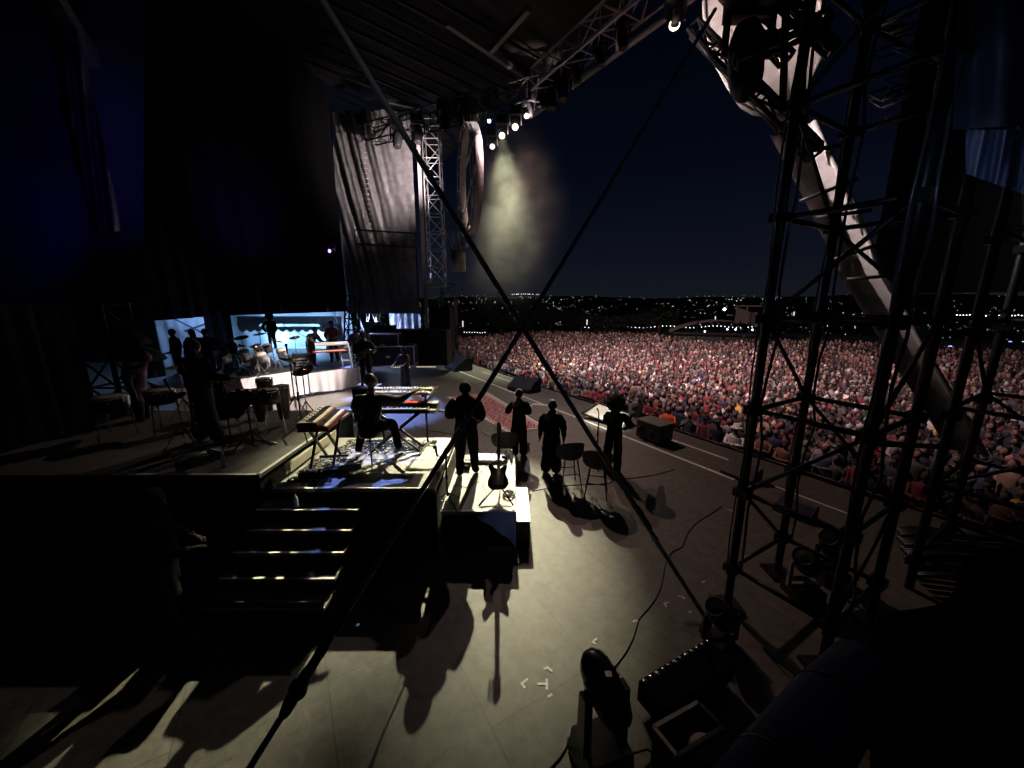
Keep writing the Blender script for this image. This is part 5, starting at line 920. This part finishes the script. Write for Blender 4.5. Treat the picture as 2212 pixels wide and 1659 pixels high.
q = MB(); [q.bar(cen + dd * s * .35 - Vector((0, 0, .3)), cen + dd * s * .35, .05) for s in (-1, 1)]; part('foot_bracket', q, BMET, bt)
fc = thing('open_case', 'open box with pale metal rim on the floor at the lower right', 'flight case', P(1480, 1600, z=0)); ps = [P(1412, 1572, z=.4), P(1508, 1518, z=.4), P(1570, 1590, z=.4), P(1462, 1634, z=.4)]; ps[2] = ps[1] + ps[3] - ps[0]
q = MB(); [q.bar(ps[i], ps[(i + 1) % 4], .03) for i in (0, 3)]; part('rim', q, mat('worn_alu', (.30, .27, .27), .5), fc); q = MB(); [q.bar(ps[i], ps[(i + 1) % 4], .03) for i in (1, 2)]; part('far_rim', q, BLACK, fc); q = MB(); [q.add([ps[i], ps[(i + 1) % 4], ps[(i + 1) % 4] - Vector((0, 0, .38)), ps[i] - Vector((0, 0, .38))], [(0, 1, 2, 3)]) for i in range(4)]; part('wall', q, BLACK, fc)
q = MB(); c4 = sum(ps, Vector()) / 4; q.ball(c4 - Vector((-.1, .05, .12)), (.13, .10, .07), 12, 8); part('packed_cloth', q, mat('pinkish_cloth', (.3, .25, .25), .9), fc)
head_lamp('floor_lamp', P(1560, 1330, z=.35), P(1500, 1250, z=1), 'shiny black lamp at the foot of the outer tower leg', None, .9, 'lamps by the tower', False)
head_lamp('floor_lamp', P(1745, 1215, z=.5), P(1700, 1150, z=1.2), 'black lamp with silver ring inside the tower', mat('steel_ring', (.3, .3, .32), .25, .8), 1.0, 'lamps by the tower', False)
head_lamp('floor_lamp', P(1800, 1180, z=.5), P(1760, 1100, z=1.2), 'second black lamp inside the tower next to the ringed one', None, 1.0, 'lamps by the tower', False)
for i in range(5):
    o = thing('cable_bundle', ['dark cable bundle crossing the deck behind the tower', 'second cable bundle behind the tower', 'cable bundle running towards the right edge', 'thin bundle near the deck corner', 'loose bundle under the tower'][i], 'cable bundle', P(1950, 1150 + i * 16, z=.05), 'cable bundles right of the tower'); q = MB()
    for k in range(5): a = P(1930 + i * 8 + k * 4, 1140 + i * 22 + k * 4, z=.05 + .03 * k); q.tube([a, a + Vector((.5, -.06, .04)), a + Vector((1.0, -.22 + .05 * k, 0)), a + Vector((1.5, -.2, .02))], .03, 6)
    part('strand', q, mat('dull_hose', (.02, .02, .022), .35), o)
# near rail, padded, and the dark cover beside it
ra = thing('padded_rail', 'thick dark blue padded handrail running out from the lower right corner', 'handrail', P(1720, 1560, y=.8)); e0 = P(1858, 1440, y=1.12); e1 = P(1600, 1800, y=.62); q = MB(); q.tube([e0 + (e0 - e1).normalized() * .03, e0, e0.lerp(e1, .3), e0.lerp(e1, .6), e1], [.045, .085, .10, .10, .10], 24); part('padding', q, mat('blue_padding', (.035, .045, .09), .8, bump=.3, bscale=30), ra)

for t in (.35, .8): q = MB(); q.tube([e0.lerp(e1, t) - (e0 - e1).normalized() * .006, e0.lerp(e1, t) + (e0 - e1).normalized() * .006], .103, 24); part('strap', q, BLACK, ra)
cv = MB(); cv.grid(lambda s, t: P(1880 + 420 * s, 1380 - 290 * s + 700 * t, y=1.15 + .05 * t - .1 * s) + Vector((0, .03 * math.sin(s * 14), .02 * math.sin(t * 9))), 30, 20); single('black_cover', cv, mat('black_tarp', (.008, .009, .014), .7), 'black tarpaulin cover filling the lower right corner beyond the padded rail', 'tarpaulin')
# upper left: blue lit hanging truss and drape close to the lens
ul = thing('near_drape', 'dark violet lit drape hanging at the upper left', 'drape', P(200, 300, y=5)); q = MB(); q.grid(lambda s, t: P(110 + 60 * s + 95 * t, 60 + 440 * t, y=5.2 + .12 * math.sin(s * 12 + t * 9) + .1 * math.sin(t * 25)), 24, 60); part('sheet', q, mat('violet_drape', (.08, .07, .12), .6, bump=.8, bscale=5), ul)
q = MB(); q.bar(P(95, -40, y=5), P(278, 250, y=6), .14); q.bar(P(70, -40, y=5.1), P(250, 235, y=6.1), .05); single('near_beam', q, mat('beam_paint', (.16, .15, .2), .5), 'violet lit beam slanting down at the upper left corner', 'beam')
q = MB(); q.grid(lambda s, t: P(-160 + 470 * s, -100 + 755 * t, y=5.6 + .1 * math.sin(s * 7)), 30, 30); single('blue_glow_sheet', q, mat('blue_sheet', (.06, .07, .16), .9), 'added dark sheet holding a deep blue glow at the left edge', 'sheet')  # sheet added to carry the glow of an out-of-focus blue light
spot('indigo_glow_light', P(10, 480, y=4.2), P(-2, 485, y=5.6), 7, (.02, .02, 1), 66, 1., .15)  # added spot throwing that glow onto the sheet
spot('violet_beam_light', P(330, 420, y=3.0), P(200, 330, y=5.3), 34, (.16, .05, 1), 40, 1., .1)
point('blue_side_lamp', P(2110, 330, y=2.7), 1.6, (.45, .6, 1), .05); point('dim_blue_lamp', P(1750, 1250, y=.3) + Vector((-.6, 0, .9)), .35, (.25, .35, 1), .3)
# ------------------------------------------------------------ the crowd
PAL = [('white', (.62, .58, .56)), ('cream', (.52, .44, .36)), ('pink', (.60, .28, .33)), ('black', (.03, .03, .035)), ('dark grey', (.08, .08, .085)), ('navy', (.025, .028, .055)), ('brown', (.16, .08, .05)), ('maroon', (.18, .03, .04)), ('tan', (.38, .24, .15)), ('grey', (.25, .24, .25)), ('orange', (.65, .12, .03)), ('yellow', (.62, .42, .07)), ('olive', (.12, .12, .06)), ('red', (.45, .03, .04)), ('denim blue', (.10, .12, .18))]
HATS = [('black hair', None, (.012, .010, .009)), ('a white beanie', 1, (.62, .58, .56)), ('a black beanie', 1, (.02, .02, .02)), ('a pink beanie', 1, (.6, .25, .3)), ('a grey beanie', 1, (.2, .2, .2)), ('a black cap', 2, (.02, .02, .02)), ('a white bucket hat', 3, (.6, .56, .5)), ('long braids', 4, (.014, .01, .01)), ('a red cap', 2, (.4, .03, .03))]
TONES = [(.20, .12, .10), (.28, .175, .145), (.12, .072, .058), (.36, .24, .20)]
def crowd_person(ci, hi, ti, arms, rr, low=False):
    q = MB(); q.smooth = True; cols = []
    def mark(c): cols.extend([c] * (len(q.v) - len(cols)))
    C = PAL[ci][1]; K = TONES[ti]; n = 8 if low else 12; leg = (.02, .022, .03) if rr.random() < .7 else (.08, .1, .16)
    for s in (-1, 1): q.tube([(s * .10, 0, 0), (s * .10, .01, .48), (s * .085, 0, .88)], [.055, .065, .09], 6 if low else 8)
    mark(leg); bk = rr.uniform(.95, 1.15)
    q.lathe([(.0, .78), (.17 * bk, .80), (.165 * bk, 1.0), (.18 * bk, 1.2), (.205 * bk, 1.36), (.17, 1.45), (.07, 1.50), (.055, 1.56)], (0, 0, 0), n, None, .62); mark(C)
    J = {'down': lambda s: [(s * .20, 0, 1.40), (s * .26, -.0, 1.14), (s * .20, .15, .98)], 'folded': lambda s: [(s * .20, 0, 1.40), (s * .27, .06, 1.15), (-s * .02, .24, 1.18)], 'up': lambda s: [(s * .20, 0, 1.42), (s * .30, .05, 1.62), (s * .24, .12, 1.9)], 'phone': lambda s: [(s * .20, 0, 1.40), (s * .26, .14, 1.22), (s * .08, .30, 1.46)]}
    for s in (-1, 1):
        a = J[arms if not (arms == 'up' and s > 0 and rr.random() < .4) else 'down'](s); q.tube(a, [.065, .055, .042], 6); mark(C); e = Vector(a[2]); q.ball(e + (e - Vector(a[1])).normalized() * .05, (.04, .035, .05), 6, 5); mark(K)
    if arms == 'phone': q.box((0, .36, 1.50), (.16, .012, .08)); mark((.02, .02, .03))
    q.tube([(0, 0, 1.48), (0, .01, 1.58)], .05, 6); q.ball((0, .015, 1.66), (.078, .095, .115), 8 if low else 12, 6 if low else 8)
    if not low: q.ball((0, .11, 1.65), (.014, .018, .022), 6, 4); [q.ball((s * .078, .01, 1.655), (.012, .02, .03), 6, 4) for s in (-1, 1)]
    mark(K)
    kind = HATS[hi][1]; H = HATS[hi][2]; m8 = 8 if low else 12
    if kind in (None, 4): q.ball((0, -.015, 1.69), (.086, .094, .105), m8, 6)
    if kind == 4: [q.ball((s * .07, -.05, 1.55), (.045, .05, .18), 6, 5) for s in (-1, 1)]
    if kind == 1: q.ball((0, -.005, 1.715), (.09, .105, .10), m8, 6); q.ball((0, -.01, 1.82), .03, 6, 4)
    if kind == 2: q.ball((0, -.005, 1.71), (.088, .102, .09), m8, 6); q.box((0, .12, 1.70), (.12, .1, .015))
    if kind == 3: q.lathe([(.17, 1.69), (.10, 1.73), (.09, 1.81), (0, 1.82)], (0, 0, 0), m8)
    mark(H); return q, cols
def with_cols(me, cols):
    ca = me.color_attributes.new('Col', 'FLOAT_COLOR', 'POINT'); a = np.ones((len(cols), 4), np.float32); a[:, :3] = cols; ca.data.foreach_set('color', a.ravel())
CM = mat('crowd_clothes', (.3, .3, .3), .8, attr='Col')
cr = random.Random(11)
def inside(x, y):       # the standing area in front of the barrier
    n = .862 * x + .507 * y; s = .507 * x - .862 * y; r = math.hypot(x, y)
    return n > 12.2 and r < 50 and s > -34 - .3 * n
cand = []; row = 0; nn_ = 12.3
while nn_ < 60:
    step = .50 + .008 * (nn_ - 12); s = -48 + (row % 2) * .3
    while s < 30:
        p = SN(s + cr.uniform(-.16, .16), nn_ + cr.uniform(-.2, .2)); r = math.hypot(p.x, p.y)
        if inside(p.x, p.y) and p.y > 2 and abs(math.atan2(p.x, p.y)) < R(56) and math.atan2(p.x, p.y) > R(-9) and cr.random() < .93 and not (math.hypot(p.x - 23.5, p.y - 44) < 6):
            cand.append((r, p.x, p.y, row))
        s += (.43 + .005 * (nn_ - 12)) * cr.uniform(.9, 1.15)
    nn_ += step; row += 1
def pix(x, y, z):
    v = Vector((x, y, z - CAMZ)); f = v.y * CP - v.z * SP; up = v.y * SP + v.z * CP; return 1106 + 831 * v.x / f, 829.5 - 831 * up / f
cand.sort()
vis = [c for c in cand if 930 < pix(c[1], c[2], -.4)[0] < 2260]
near = vis[:292]; rest = vis[292:]
WCT = [2, 1.8, 1.3, 14, 8, 6, 6, 5, 2.5, 3, .15, .15, 1, .4, .7]; WH = [14, 1.4, 6, .8, 1, 4, .5, 8, .2]
protos = []; ARM = ['down', 'folded', 'phone', 'up']; AT = {'down': 'hands low', 'folded': 'arms folded', 'phone': 'a phone held up', 'up': 'a raised arm'}
seen = set()
while len(protos) < 64:
    k = (cr.choices(range(len(PAL)), WCT)[0], cr.choices(range(len(HATS)), WH)[0], cr.choices(ARM, [5, 4, 1.6, .8])[0])
    q, c = crowd_person(k[0], k[1], cr.choice((0, 0, 1, 2, 3)), k[2], cr); me = q.mesh('crowd_person', CM); with_cols(me, c); protos.append((me, k))
orange = None
def place(me, k, x, y, z, lb, sc_=1.):
    o = bpy.data.objects.new('person', me); col.objects.link(o); o.location = (x, y, z); o.rotation_euler = (0, 0, math.atan2(-(-12 - 0) * 0 + x * .9 + 2 - 0, -(y - 14)) * 0 + R(180) - math.atan2(x - 0, max(.5, y - 6)) + cr.uniform(-.35, .35)); o.scale = (sc_,) * 3
    props(o, lb, 'person', 'people standing in the crowd'); return o
ORD = ['front', 'second', 'third', 'fourth', 'fifth', 'sixth', 'seventh', 'eighth', 'ninth', 'tenth']
bag = []; lastk = None
for r, x, y, rw in near:
    if not bag: bag = protos[:]; cr.shuffle(bag)
    me, k = bag.pop(); u = pix(x, y, -.4)[0]
    wh = 'beyond the rug' if u < 1250 else 'beyond the pale wedge' if u < 1400 else 'behind the grey cabinet' if u < 1520 else 'beside the tower' if u < 1640 else 'behind the tower' if u < 1900 else 'past the tower'
    place(me, k, x, y, GZ, '%s top and %s, %s, %s row, %s' % (PAL[k[0]][0], HATS[k[1]][0].replace('a ', '', 1), AT[k[2]], ORD[min(9, rw)], wh), cr.uniform(.92, 1.05))
for u, v, ci, hi, arm, lb in [(1437, 905, 10, 7, 'folded', 'woman in a bright orange top at the barrier behind the grey topped cabinet'), (1598, 945, 0, 6, 'folded', 'woman in a white hooded coat with chin on hands at the barrier beside the tower')]:
    p = P(u, v, z=-.55); q, c = crowd_person(ci, hi, 1, arm, cr); me = q.mesh('crowd_person', CM); with_cols(me, c); n = p.dot(ND); p = p + ND * (12.0 - n); place(me, 0, p.x, p.y, GZ, lb, 1.03)
# everybody farther away: one mass
lowp = []
for i in range(40): q, c = crowd_person(cr.choices(range(len(PAL)), WCT)[0], cr.choices(range(len(HATS)), WH)[0], cr.choice((0, 1, 2, 3)), cr.choices(ARM, [5, 4, 2, .8])[0], cr, True); lowp.append((np.array(q.v, np.float32), q.f, np.array(c, np.float32)))
VV = []; FF = []; CC = []; o_ = 0; LT = []; 
for r, x, y, rw in rest:
    v, f, c = lowp[cr.randrange(40)]; a = R(180) - math.atan2(x - 1.5, max(.5, y - 8)) + cr.uniform(-.5, .5); ca, sa = math.cos(a), math.sin(a); s = cr.uniform(.92, 1.06)
    w3 = np.stack([(v[:, 0] * ca - v[:, 1] * sa) * s + x, (v[:, 0] * sa + v[:, 1] * ca) * s + y, v[:, 2] * s + GZ + max(0, (r - 30)) * .006], 1)
    VV.append(w3); FF.append((f, o_)); CC.append(c * cr.uniform(.7, 1.15)); o_ += len(v)
me = bpy.data.meshes.new('crowd'); allf = [tuple(i + o for i in t_) for f, o in FF for t_ in f]; me.from_pydata(np.concatenate(VV).tolist(), [], allf); me.materials.append(CM); with_cols(me, np.clip(np.concatenate(CC), 0, 1)); me.polygons.foreach_set('use_smooth', [True] * len(me.polygons)); me.update()
co_ = bpy.data.objects.new('crowd', me); col.objects.link(co_); props(co_, 'dense crowd filling the field beyond the stage', 'crowd', None, 'stuff')
print('crowd', len(near), len(rest), len(me.vertices))
# barrier panels
pr = None
for i in range(34):
    s = -30 + i * 1.05; loc = SN(s, 11.7, GZ)
    if pr is None:
        pr = thing('crowd_barrier', 'black crowd barrier panel in the pit line', 'barrier', (0, 0, 0), 'crowd barrier panels'); q = MB(); q.box((0, 0, .58), (1.0, .04, 1.1)); part('panel', q, BMET, pr); q = MB(); q.tube([(-.52, 0, 1.15), (.52, 0, 1.15)], .03, 8); part('top_rail', q, DALU, pr); q = MB(); q.bar((-.4, 0, .9), (-.4, -.9, .03), .04); q.bar((.4, 0, .9), (.4, -.9, .03), .04); q.box((0, -.5, .015), (1.0, 1.0, .03)); part('brace', q, BMET, pr); pr.location = loc; pr.rotation_euler = (0, 0, ang); pr['label'] = 'black crowd barrier panel at far end of the pit line'
    else: dup(pr, loc, ang, 'black crowd barrier panel in the pit line')
pr['label'] = 'black crowd barrier panel in the pit line'
# pit staff
for i, (u, v, lb, m, h) in enumerate([(1165, 838, 'pit steward in a yellow vest by the dark blue wedge', mat('hi_vis', (.55, .6, .08), .6), 1.7), (1075, 795, 'dark pit worker at the far lip behind the first wedge', DJ, 1.7)]):
    p = P(u, v, z=-.2); n = p.dot(ND); p = p + ND * (10.6 - n); person(lb, (p.x, p.y, GZ), R(200), {}, SKIN, m, BLACK, 'cap', h, 1.1, 'pit staff')
# front of house shelter with arched roof
fp = Vector((23.5, 44, GZ)); fr = thing('arched_shelter', 'low arched shelter with small lights rising over the back of the crowd', 'shelter', fp); fx = Vector((.94, -.33, 0)).normalized(); fy = Vector((.33, .94, 0))
q = MB(); q.grid(lambda a, b: fp + fx * (a - .5) * 10.5 + fy * (b - .5) * 5 + Vector((0, 0, 2.15 + 1.35 * math.sin(a * math.pi) ** .8)), 40, 6); part('roof', q, mat('shelter_roof', (.16, .14, .12), .6), fr)
q = MB()
for a in (-5, -2.5, 0, 2.5, 5):
    for b in (-2.4, 2.4): q.bar(fp + fx * a + fy * b, fp + fx * a + fy * b + Vector((0, 0, 2.2 + (1.2 if abs(a) < 3 else 0))), .12)
q.bar(fp - fx * 5 - fy * 2.4 + Vector((0, 0, 2.15)), fp + fx * 5 - fy * 2.4 + Vector((0, 0, 2.15)), .12); part('frame', q, BMET, fr)
q = MB(); q.box(fp + fy * -1.5 + Vector((0, 0, .9)), (9.6, .1, 1.8), math.atan2(fx.y, fx.x)); part('desk_front', q, BLACK, fr)
q = MB(); [q.ball(fp + fx * a + fy * -1.4 + Vector((0, 0, 2.3 + .3 * (a > 0))), .09, 8, 6) for a in (-1.6, .6, 1.4, 3)]; part('small_lamp', q, glow('shelter_lamp', (.8, .85, 1), 5), fr)
sx2 = thing('camera_scaffold', 'small dark scaffold box standing right of the arched shelter', 'scaffold', P(1622, 690, y=46)); p = P(1622, 690, y=46); q = MB()
for a in (-1.2, 1.2):
    for b in (-1, 1): q.bar((p.x + a, p.y + b, GZ), (p.x + a, p.y + b, p.z + 1.6), .14)
q.box((p.x, p.y, p.z + 1.55), (2.8, 2.4, .15)); q.box((p.x, p.y, p.z - .6), (2.8, 2.4, .15)); q.box((p.x, p.y + 1, p.z + .4), (2.6, .1, 1.8)); part('frame', q, mat('dark_scaffold', (.08, .07, .06), .8), sx2)
# ------------------------------------------------------------ lights of the city and field
def bulbs(name, pts, m, label, kind='stuff', cat='lights'):
    q = MB()
    for x, y, z, r in pts:
        q.add([(x + r, y, z), (x - r, y, z), (x, y + r, z), (x, y - r, z), (x, y, z + r), (x, y, z - r)], [(0, 2, 4), (2, 1, 4), (1, 3, 4), (3, 0, 4), (2, 0, 5), (1, 2, 5), (3, 1, 5), (0, 3, 5)])
    o = bpy.data.objects.new(name, q.mesh(name, m)); col.objects.link(o); return props(o, label, cat, None, kind)
cw = random.Random(5)
def at_px(u, v, r):          # a lamp standing on the terrain along this bearing at this range
    d = ray(u, v); b = math.atan2(d.x, d.y); return r * math.sin(b), r * math.cos(b)
groups = {'w': [], 'c': [], 'o': []}
clus = [(cw.uniform(-.30, 1.0), cw.choice((380, 430, 480, 520, 600, 640, 700, 760, 800, 900, 950, 1050, 1200, 1300, 1500))) for _ in range(60)]
for an, r in clus:
    for _ in range(cw.randint(6, 22)):
        a = an + cw.gauss(0, .05); rr2 = r * (1 + cw.gauss(0, .045)); x, y = rr2 * math.sin(a), rr2 * math.cos(a); h = terr(x, y) + 6; k = cw.choices('wco', [6, 2, 1])[0]; groups[k].append((x, y, h, rr2 * cw.choice((.0002, .0002, .0003, .0003, .0004, .0007))))
for _ in range(300):
    a = cw.uniform(-.32, 1.02); rr2 = cw.uniform(380, 2000); x, y = rr2 * math.sin(a), rr2 * math.cos(a); groups[cw.choices('wco', [6, 2, 1])[0]].append((x, y, terr(x, y) + 5, rr2 * cw.choice((.0002, .00025, .0004))))
for _ in range(46):          # bright strip on the ridge
    a = math.atan2(*(lambda d: (d.x, d.y))(ray(cw.uniform(1105, 1165), 640))); rr2 = cw.uniform(1750, 2000); x, y = rr2 * math.sin(a), rr2 * math.cos(a); groups['c'].append((x, y, terr(x, y) + 12, rr2 * cw.choice((.0004, .0006))))
for k, c, nm, s in (('w', (1, .9, .78), 'white_town_lights', 2.6), ('c', (.7, .85, 1), 'cool_town_lights', 3), ('o', (1, .6, .35), 'amber_town_lights', 2.2)): bulbs(nm, groups[k], glow(nm, c, s), {'w': 'warm white town lights scattered over the far hills', 'c': 'cool white town lights scattered over the far hills', 'o': 'amber town lights scattered over the far hills'}[k])
# tall flood lamps beyond the crowd
for i, (u, v, r, c, s, lb) in enumerate([(1565, 668, 300, (.7, .95, 1), .9, 'brilliant cyan white flood lamp on a mast in front of the far hills'), (1429, 693, 130, (.75, .95, 1), .35, 'cyan white lamp on a mast just left of the arched shelter'), (1403, 694, 120, (1, .7, .4), .28, 'warm lamp mast left of the cyan one beyond the crowd'), (1145, 684, 240, (.8, .95, 1), .4, 'single white mast lamp in the valley by the cable crossing'), (1297, 696, 130, (1, .8, .55), .2, 'small warm mast lamp above the middle of the crowd'), (1018, 680, 300, (.4, 1, .7), .35, 'greenish lamp low in the valley by the far tower')]):
    d = ray(u, v); t_ = r / d.y; p = Vector((d.x * t_, r, CAMZ + d.z * t_)); o = thing('flood_lamp_mast', lb, 'lamp mast', (p.x, p.y, terr(p.x, p.y)), 'lamp masts beyond the crowd'); q = MB(); q.tube([(p.x, p.y, terr(p.x, p.y)), p], .08, 6); part('mast', q, DALU, o); q = MB(); q.ball(p, s, 12, 8); part('lamp', q, glow('flood_%d' % i, c, 22), o)
bul = []
for i in range(46): u = 1255 + i * 8.4; d = ray(u, 706 + 2 * math.sin(i * .5)); t_ = 78 / d.y; bul.append((d.x * t_, 78, CAMZ + d.z * t_, .085))
for i in range(9): d = ray(1003 + i * 5.6, 717 + cw.random() * 2); t_ = 52 / d.y; bul.append((d.x * t_, 52, CAMZ + d.z * t_, .045))
for i in range(24): d = ray(2060 + i * 7, 681 + cw.uniform(-1, 1.5)); t_ = 88 / d.y; bul.append((d.x * t_, 88, CAMZ + d.z * t_, .13))
bulbs('festoon_lights', bul, glow('festoon', (.9, .93, 1), 5), 'rows of festoon bulbs glowing behind the crowd')
for i, (u, v0, r) in enumerate([(1000, 700, 55), (1268, 697, 62), (1545, 690, 70), (1715, 680, 75)]):
    d = ray(u, v0 - 6); t_ = r / d.y; p = Vector((d.x * t_, r, CAMZ + d.z * t_)); o = thing('lamp_post', ['lamp post at the far left end of the crowd', 'lamp post rising above the middle of the crowd', 'lamp post above the arched shelter', 'lamp post seen between the tower legs'][i], 'lamp post', (p.x, p.y, GZ), 'lamp posts behind the crowd'); q = MB(); q.tube([(p.x, p.y, GZ), p], .07, 6); part('post', q, DALU, o); q = MB(); q.box((p.x, p.y - .1, p.z - .35), (.14, .1, .8)); part('lamp', q, glow('post_lamp', (1, .95, .9), .9), o)
# phones held up in the crowd
for i, (u, v) in enumerate([(1510, 821), (2052, 748), (2182, 738), (2150, 760)]):
    p = P(u, v, z=-.2); q = MB(); [q.box(p + Vector((.12 * k - .1, 0, .03 * (k % 2))), (.05, .02, .05)) for k in range(3)]; single('lit_phone', q, glow('phone_blue', (.2, .25, 1), 8), ['blue lit phone held up in the middle of the crowd', 'blue lit phone in the dark crowd right of the tower', 'blue lit phone nearest the right edge', 'faint phone below the festoon bulbs at the right'][i], 'phone', 'lit phones in the crowd')
# tree line behind the crowd
def leafy(x, y, h, w_, label, seed):
    rr = random.Random(seed); o = thing('tree', label, 'tree', (x, y, GZ), 'dark trees behind the crowd'); q = MB(); q.tube([(x, y, GZ), (x + .1, y, GZ + h * .4), (x, y + .1, GZ + h * .7)], [.25, .18, .08], 7); part('trunk', q, WOOD, o); q = MB()
    for _ in range(420):
        d = Vector((rr.gauss(0, 1), rr.gauss(0, 1), rr.gauss(0, .8))).normalized() * rr.random() ** .4; c = Vector((x + d.x * w_ / 2, y + d.y * w_ / 2, GZ + h * .62 + d.z * h * .36)); s = rr.uniform(.15, .4); a, b = frame_of(Vector((rr.gauss(0, 1), rr.gauss(0, 1), rr.gauss(0, 1)))); q.add([c + a * s, c + b * s, c - a * s, c - b * s], [(0, 1, 2, 3)])
    part('crown', q, mat('dark_foliage', (.018, .024, .014), .95), o)
for i in range(14):
    u = 985 + i * 34 + rnd.uniform(-8, 8); d = ray(u, 700); r = 66 + rnd.random() * 16; k = r / d.y; leafy(d.x * k, r, rnd.uniform(3.2, 4.8), rnd.uniform(4, 7), 'dark bushy tree in the line behind the crowd', i)
# ------------------------------------------------------------ stage smoke lit by the lamps, the beam's yellow put into its colour
def smoke(name, c, r, dens, seed, label, noise=.35, nscale=.5, beam_tint=(.84, .88, .72)):
    q = MB(); q.ball((0, 0, 0), r, 24, 16); o = bpy.data.objects.new(name, None) if False else None
    m = bpy.data.materials.new(name); m.use_nodes = True; N = m.node_tree.nodes; L = m.node_tree.links; N.remove(N['Principled BSDF']); out = N['Material Output']
    pv = N.new('ShaderNodeVolumePrincipled'); pv.inputs['Color'].default_value = (*beam_tint, 1); pv.inputs['Anisotropy'].default_value = .35; L.new(pv.outputs[0], out.inputs['Volume'])
    tc = N.new('ShaderNodeTexCoord'); n = N.new('ShaderNodeTexNoise'); n.inputs['Scale'].default_value = nscale; n.inputs['Detail'].default_value = 4; n.inputs['Roughness'].default_value = .6; L.new(tc.outputs['Object'], n.inputs[0])
    ln = N.new('ShaderNodeVectorMath'); ln.operation = 'DIVIDE'; ln.inputs[1].default_value = r; L.new(tc.outputs['Object'], ln.inputs[0]); le = N.new('ShaderNodeVectorMath'); le.operation = 'LENGTH'; L.new(ln.outputs[0], le.inputs[0])
    fr = N.new('ShaderNodeMapRange'); fr.inputs['From Min'].default_value = .98; fr.inputs['From Max'].default_value = .1; L.new(le.outputs['Value'], fr.inputs[0])
    nr = N.new('ShaderNodeMapRange'); nr.inputs['From Min'].default_value = noise; nr.inputs['From Max'].default_value = .68; L.new(n.outputs['Fac'], nr.inputs[0])
    mu = N.new('ShaderNodeMath'); mu.operation = 'MULTIPLY'; pw_ = N.new('ShaderNodeMath'); pw_.operation = 'POWER'; pw_.inputs[1].default_value = 2.6; L.new(fr.outputs[0], pw_.inputs[0]); L.new(pw_.outputs[0], mu.inputs[0]); L.new(nr.outputs[0], mu.inputs[1]); m2 = N.new('ShaderNodeMath'); m2.operation = 'MULTIPLY'; m2.inputs[1].default_value = dens; L.new(mu.outputs[0], m2.inputs[0]); L.new(m2.outputs[0], pv.inputs['Density'])
    o = bpy.data.objects.new(name, q.mesh(name, m)); col.objects.link(o); o.location = c; return props(o, label, 'smoke', None, 'stuff')
smoke('stage_smoke', P(1098, 455, y=23.4), (4.0, 2.8, 7.6), .16, 1, 'yellowish smoke drifting down through the brightest lamp beam', .36, .45)

smoke('thin_smoke', P(985, 560, y=24.4), (6.2, 2.6, 4.2), .05, 2, 'thin grey smoke drifting low between the scrim and the bright plume', .3, .35)
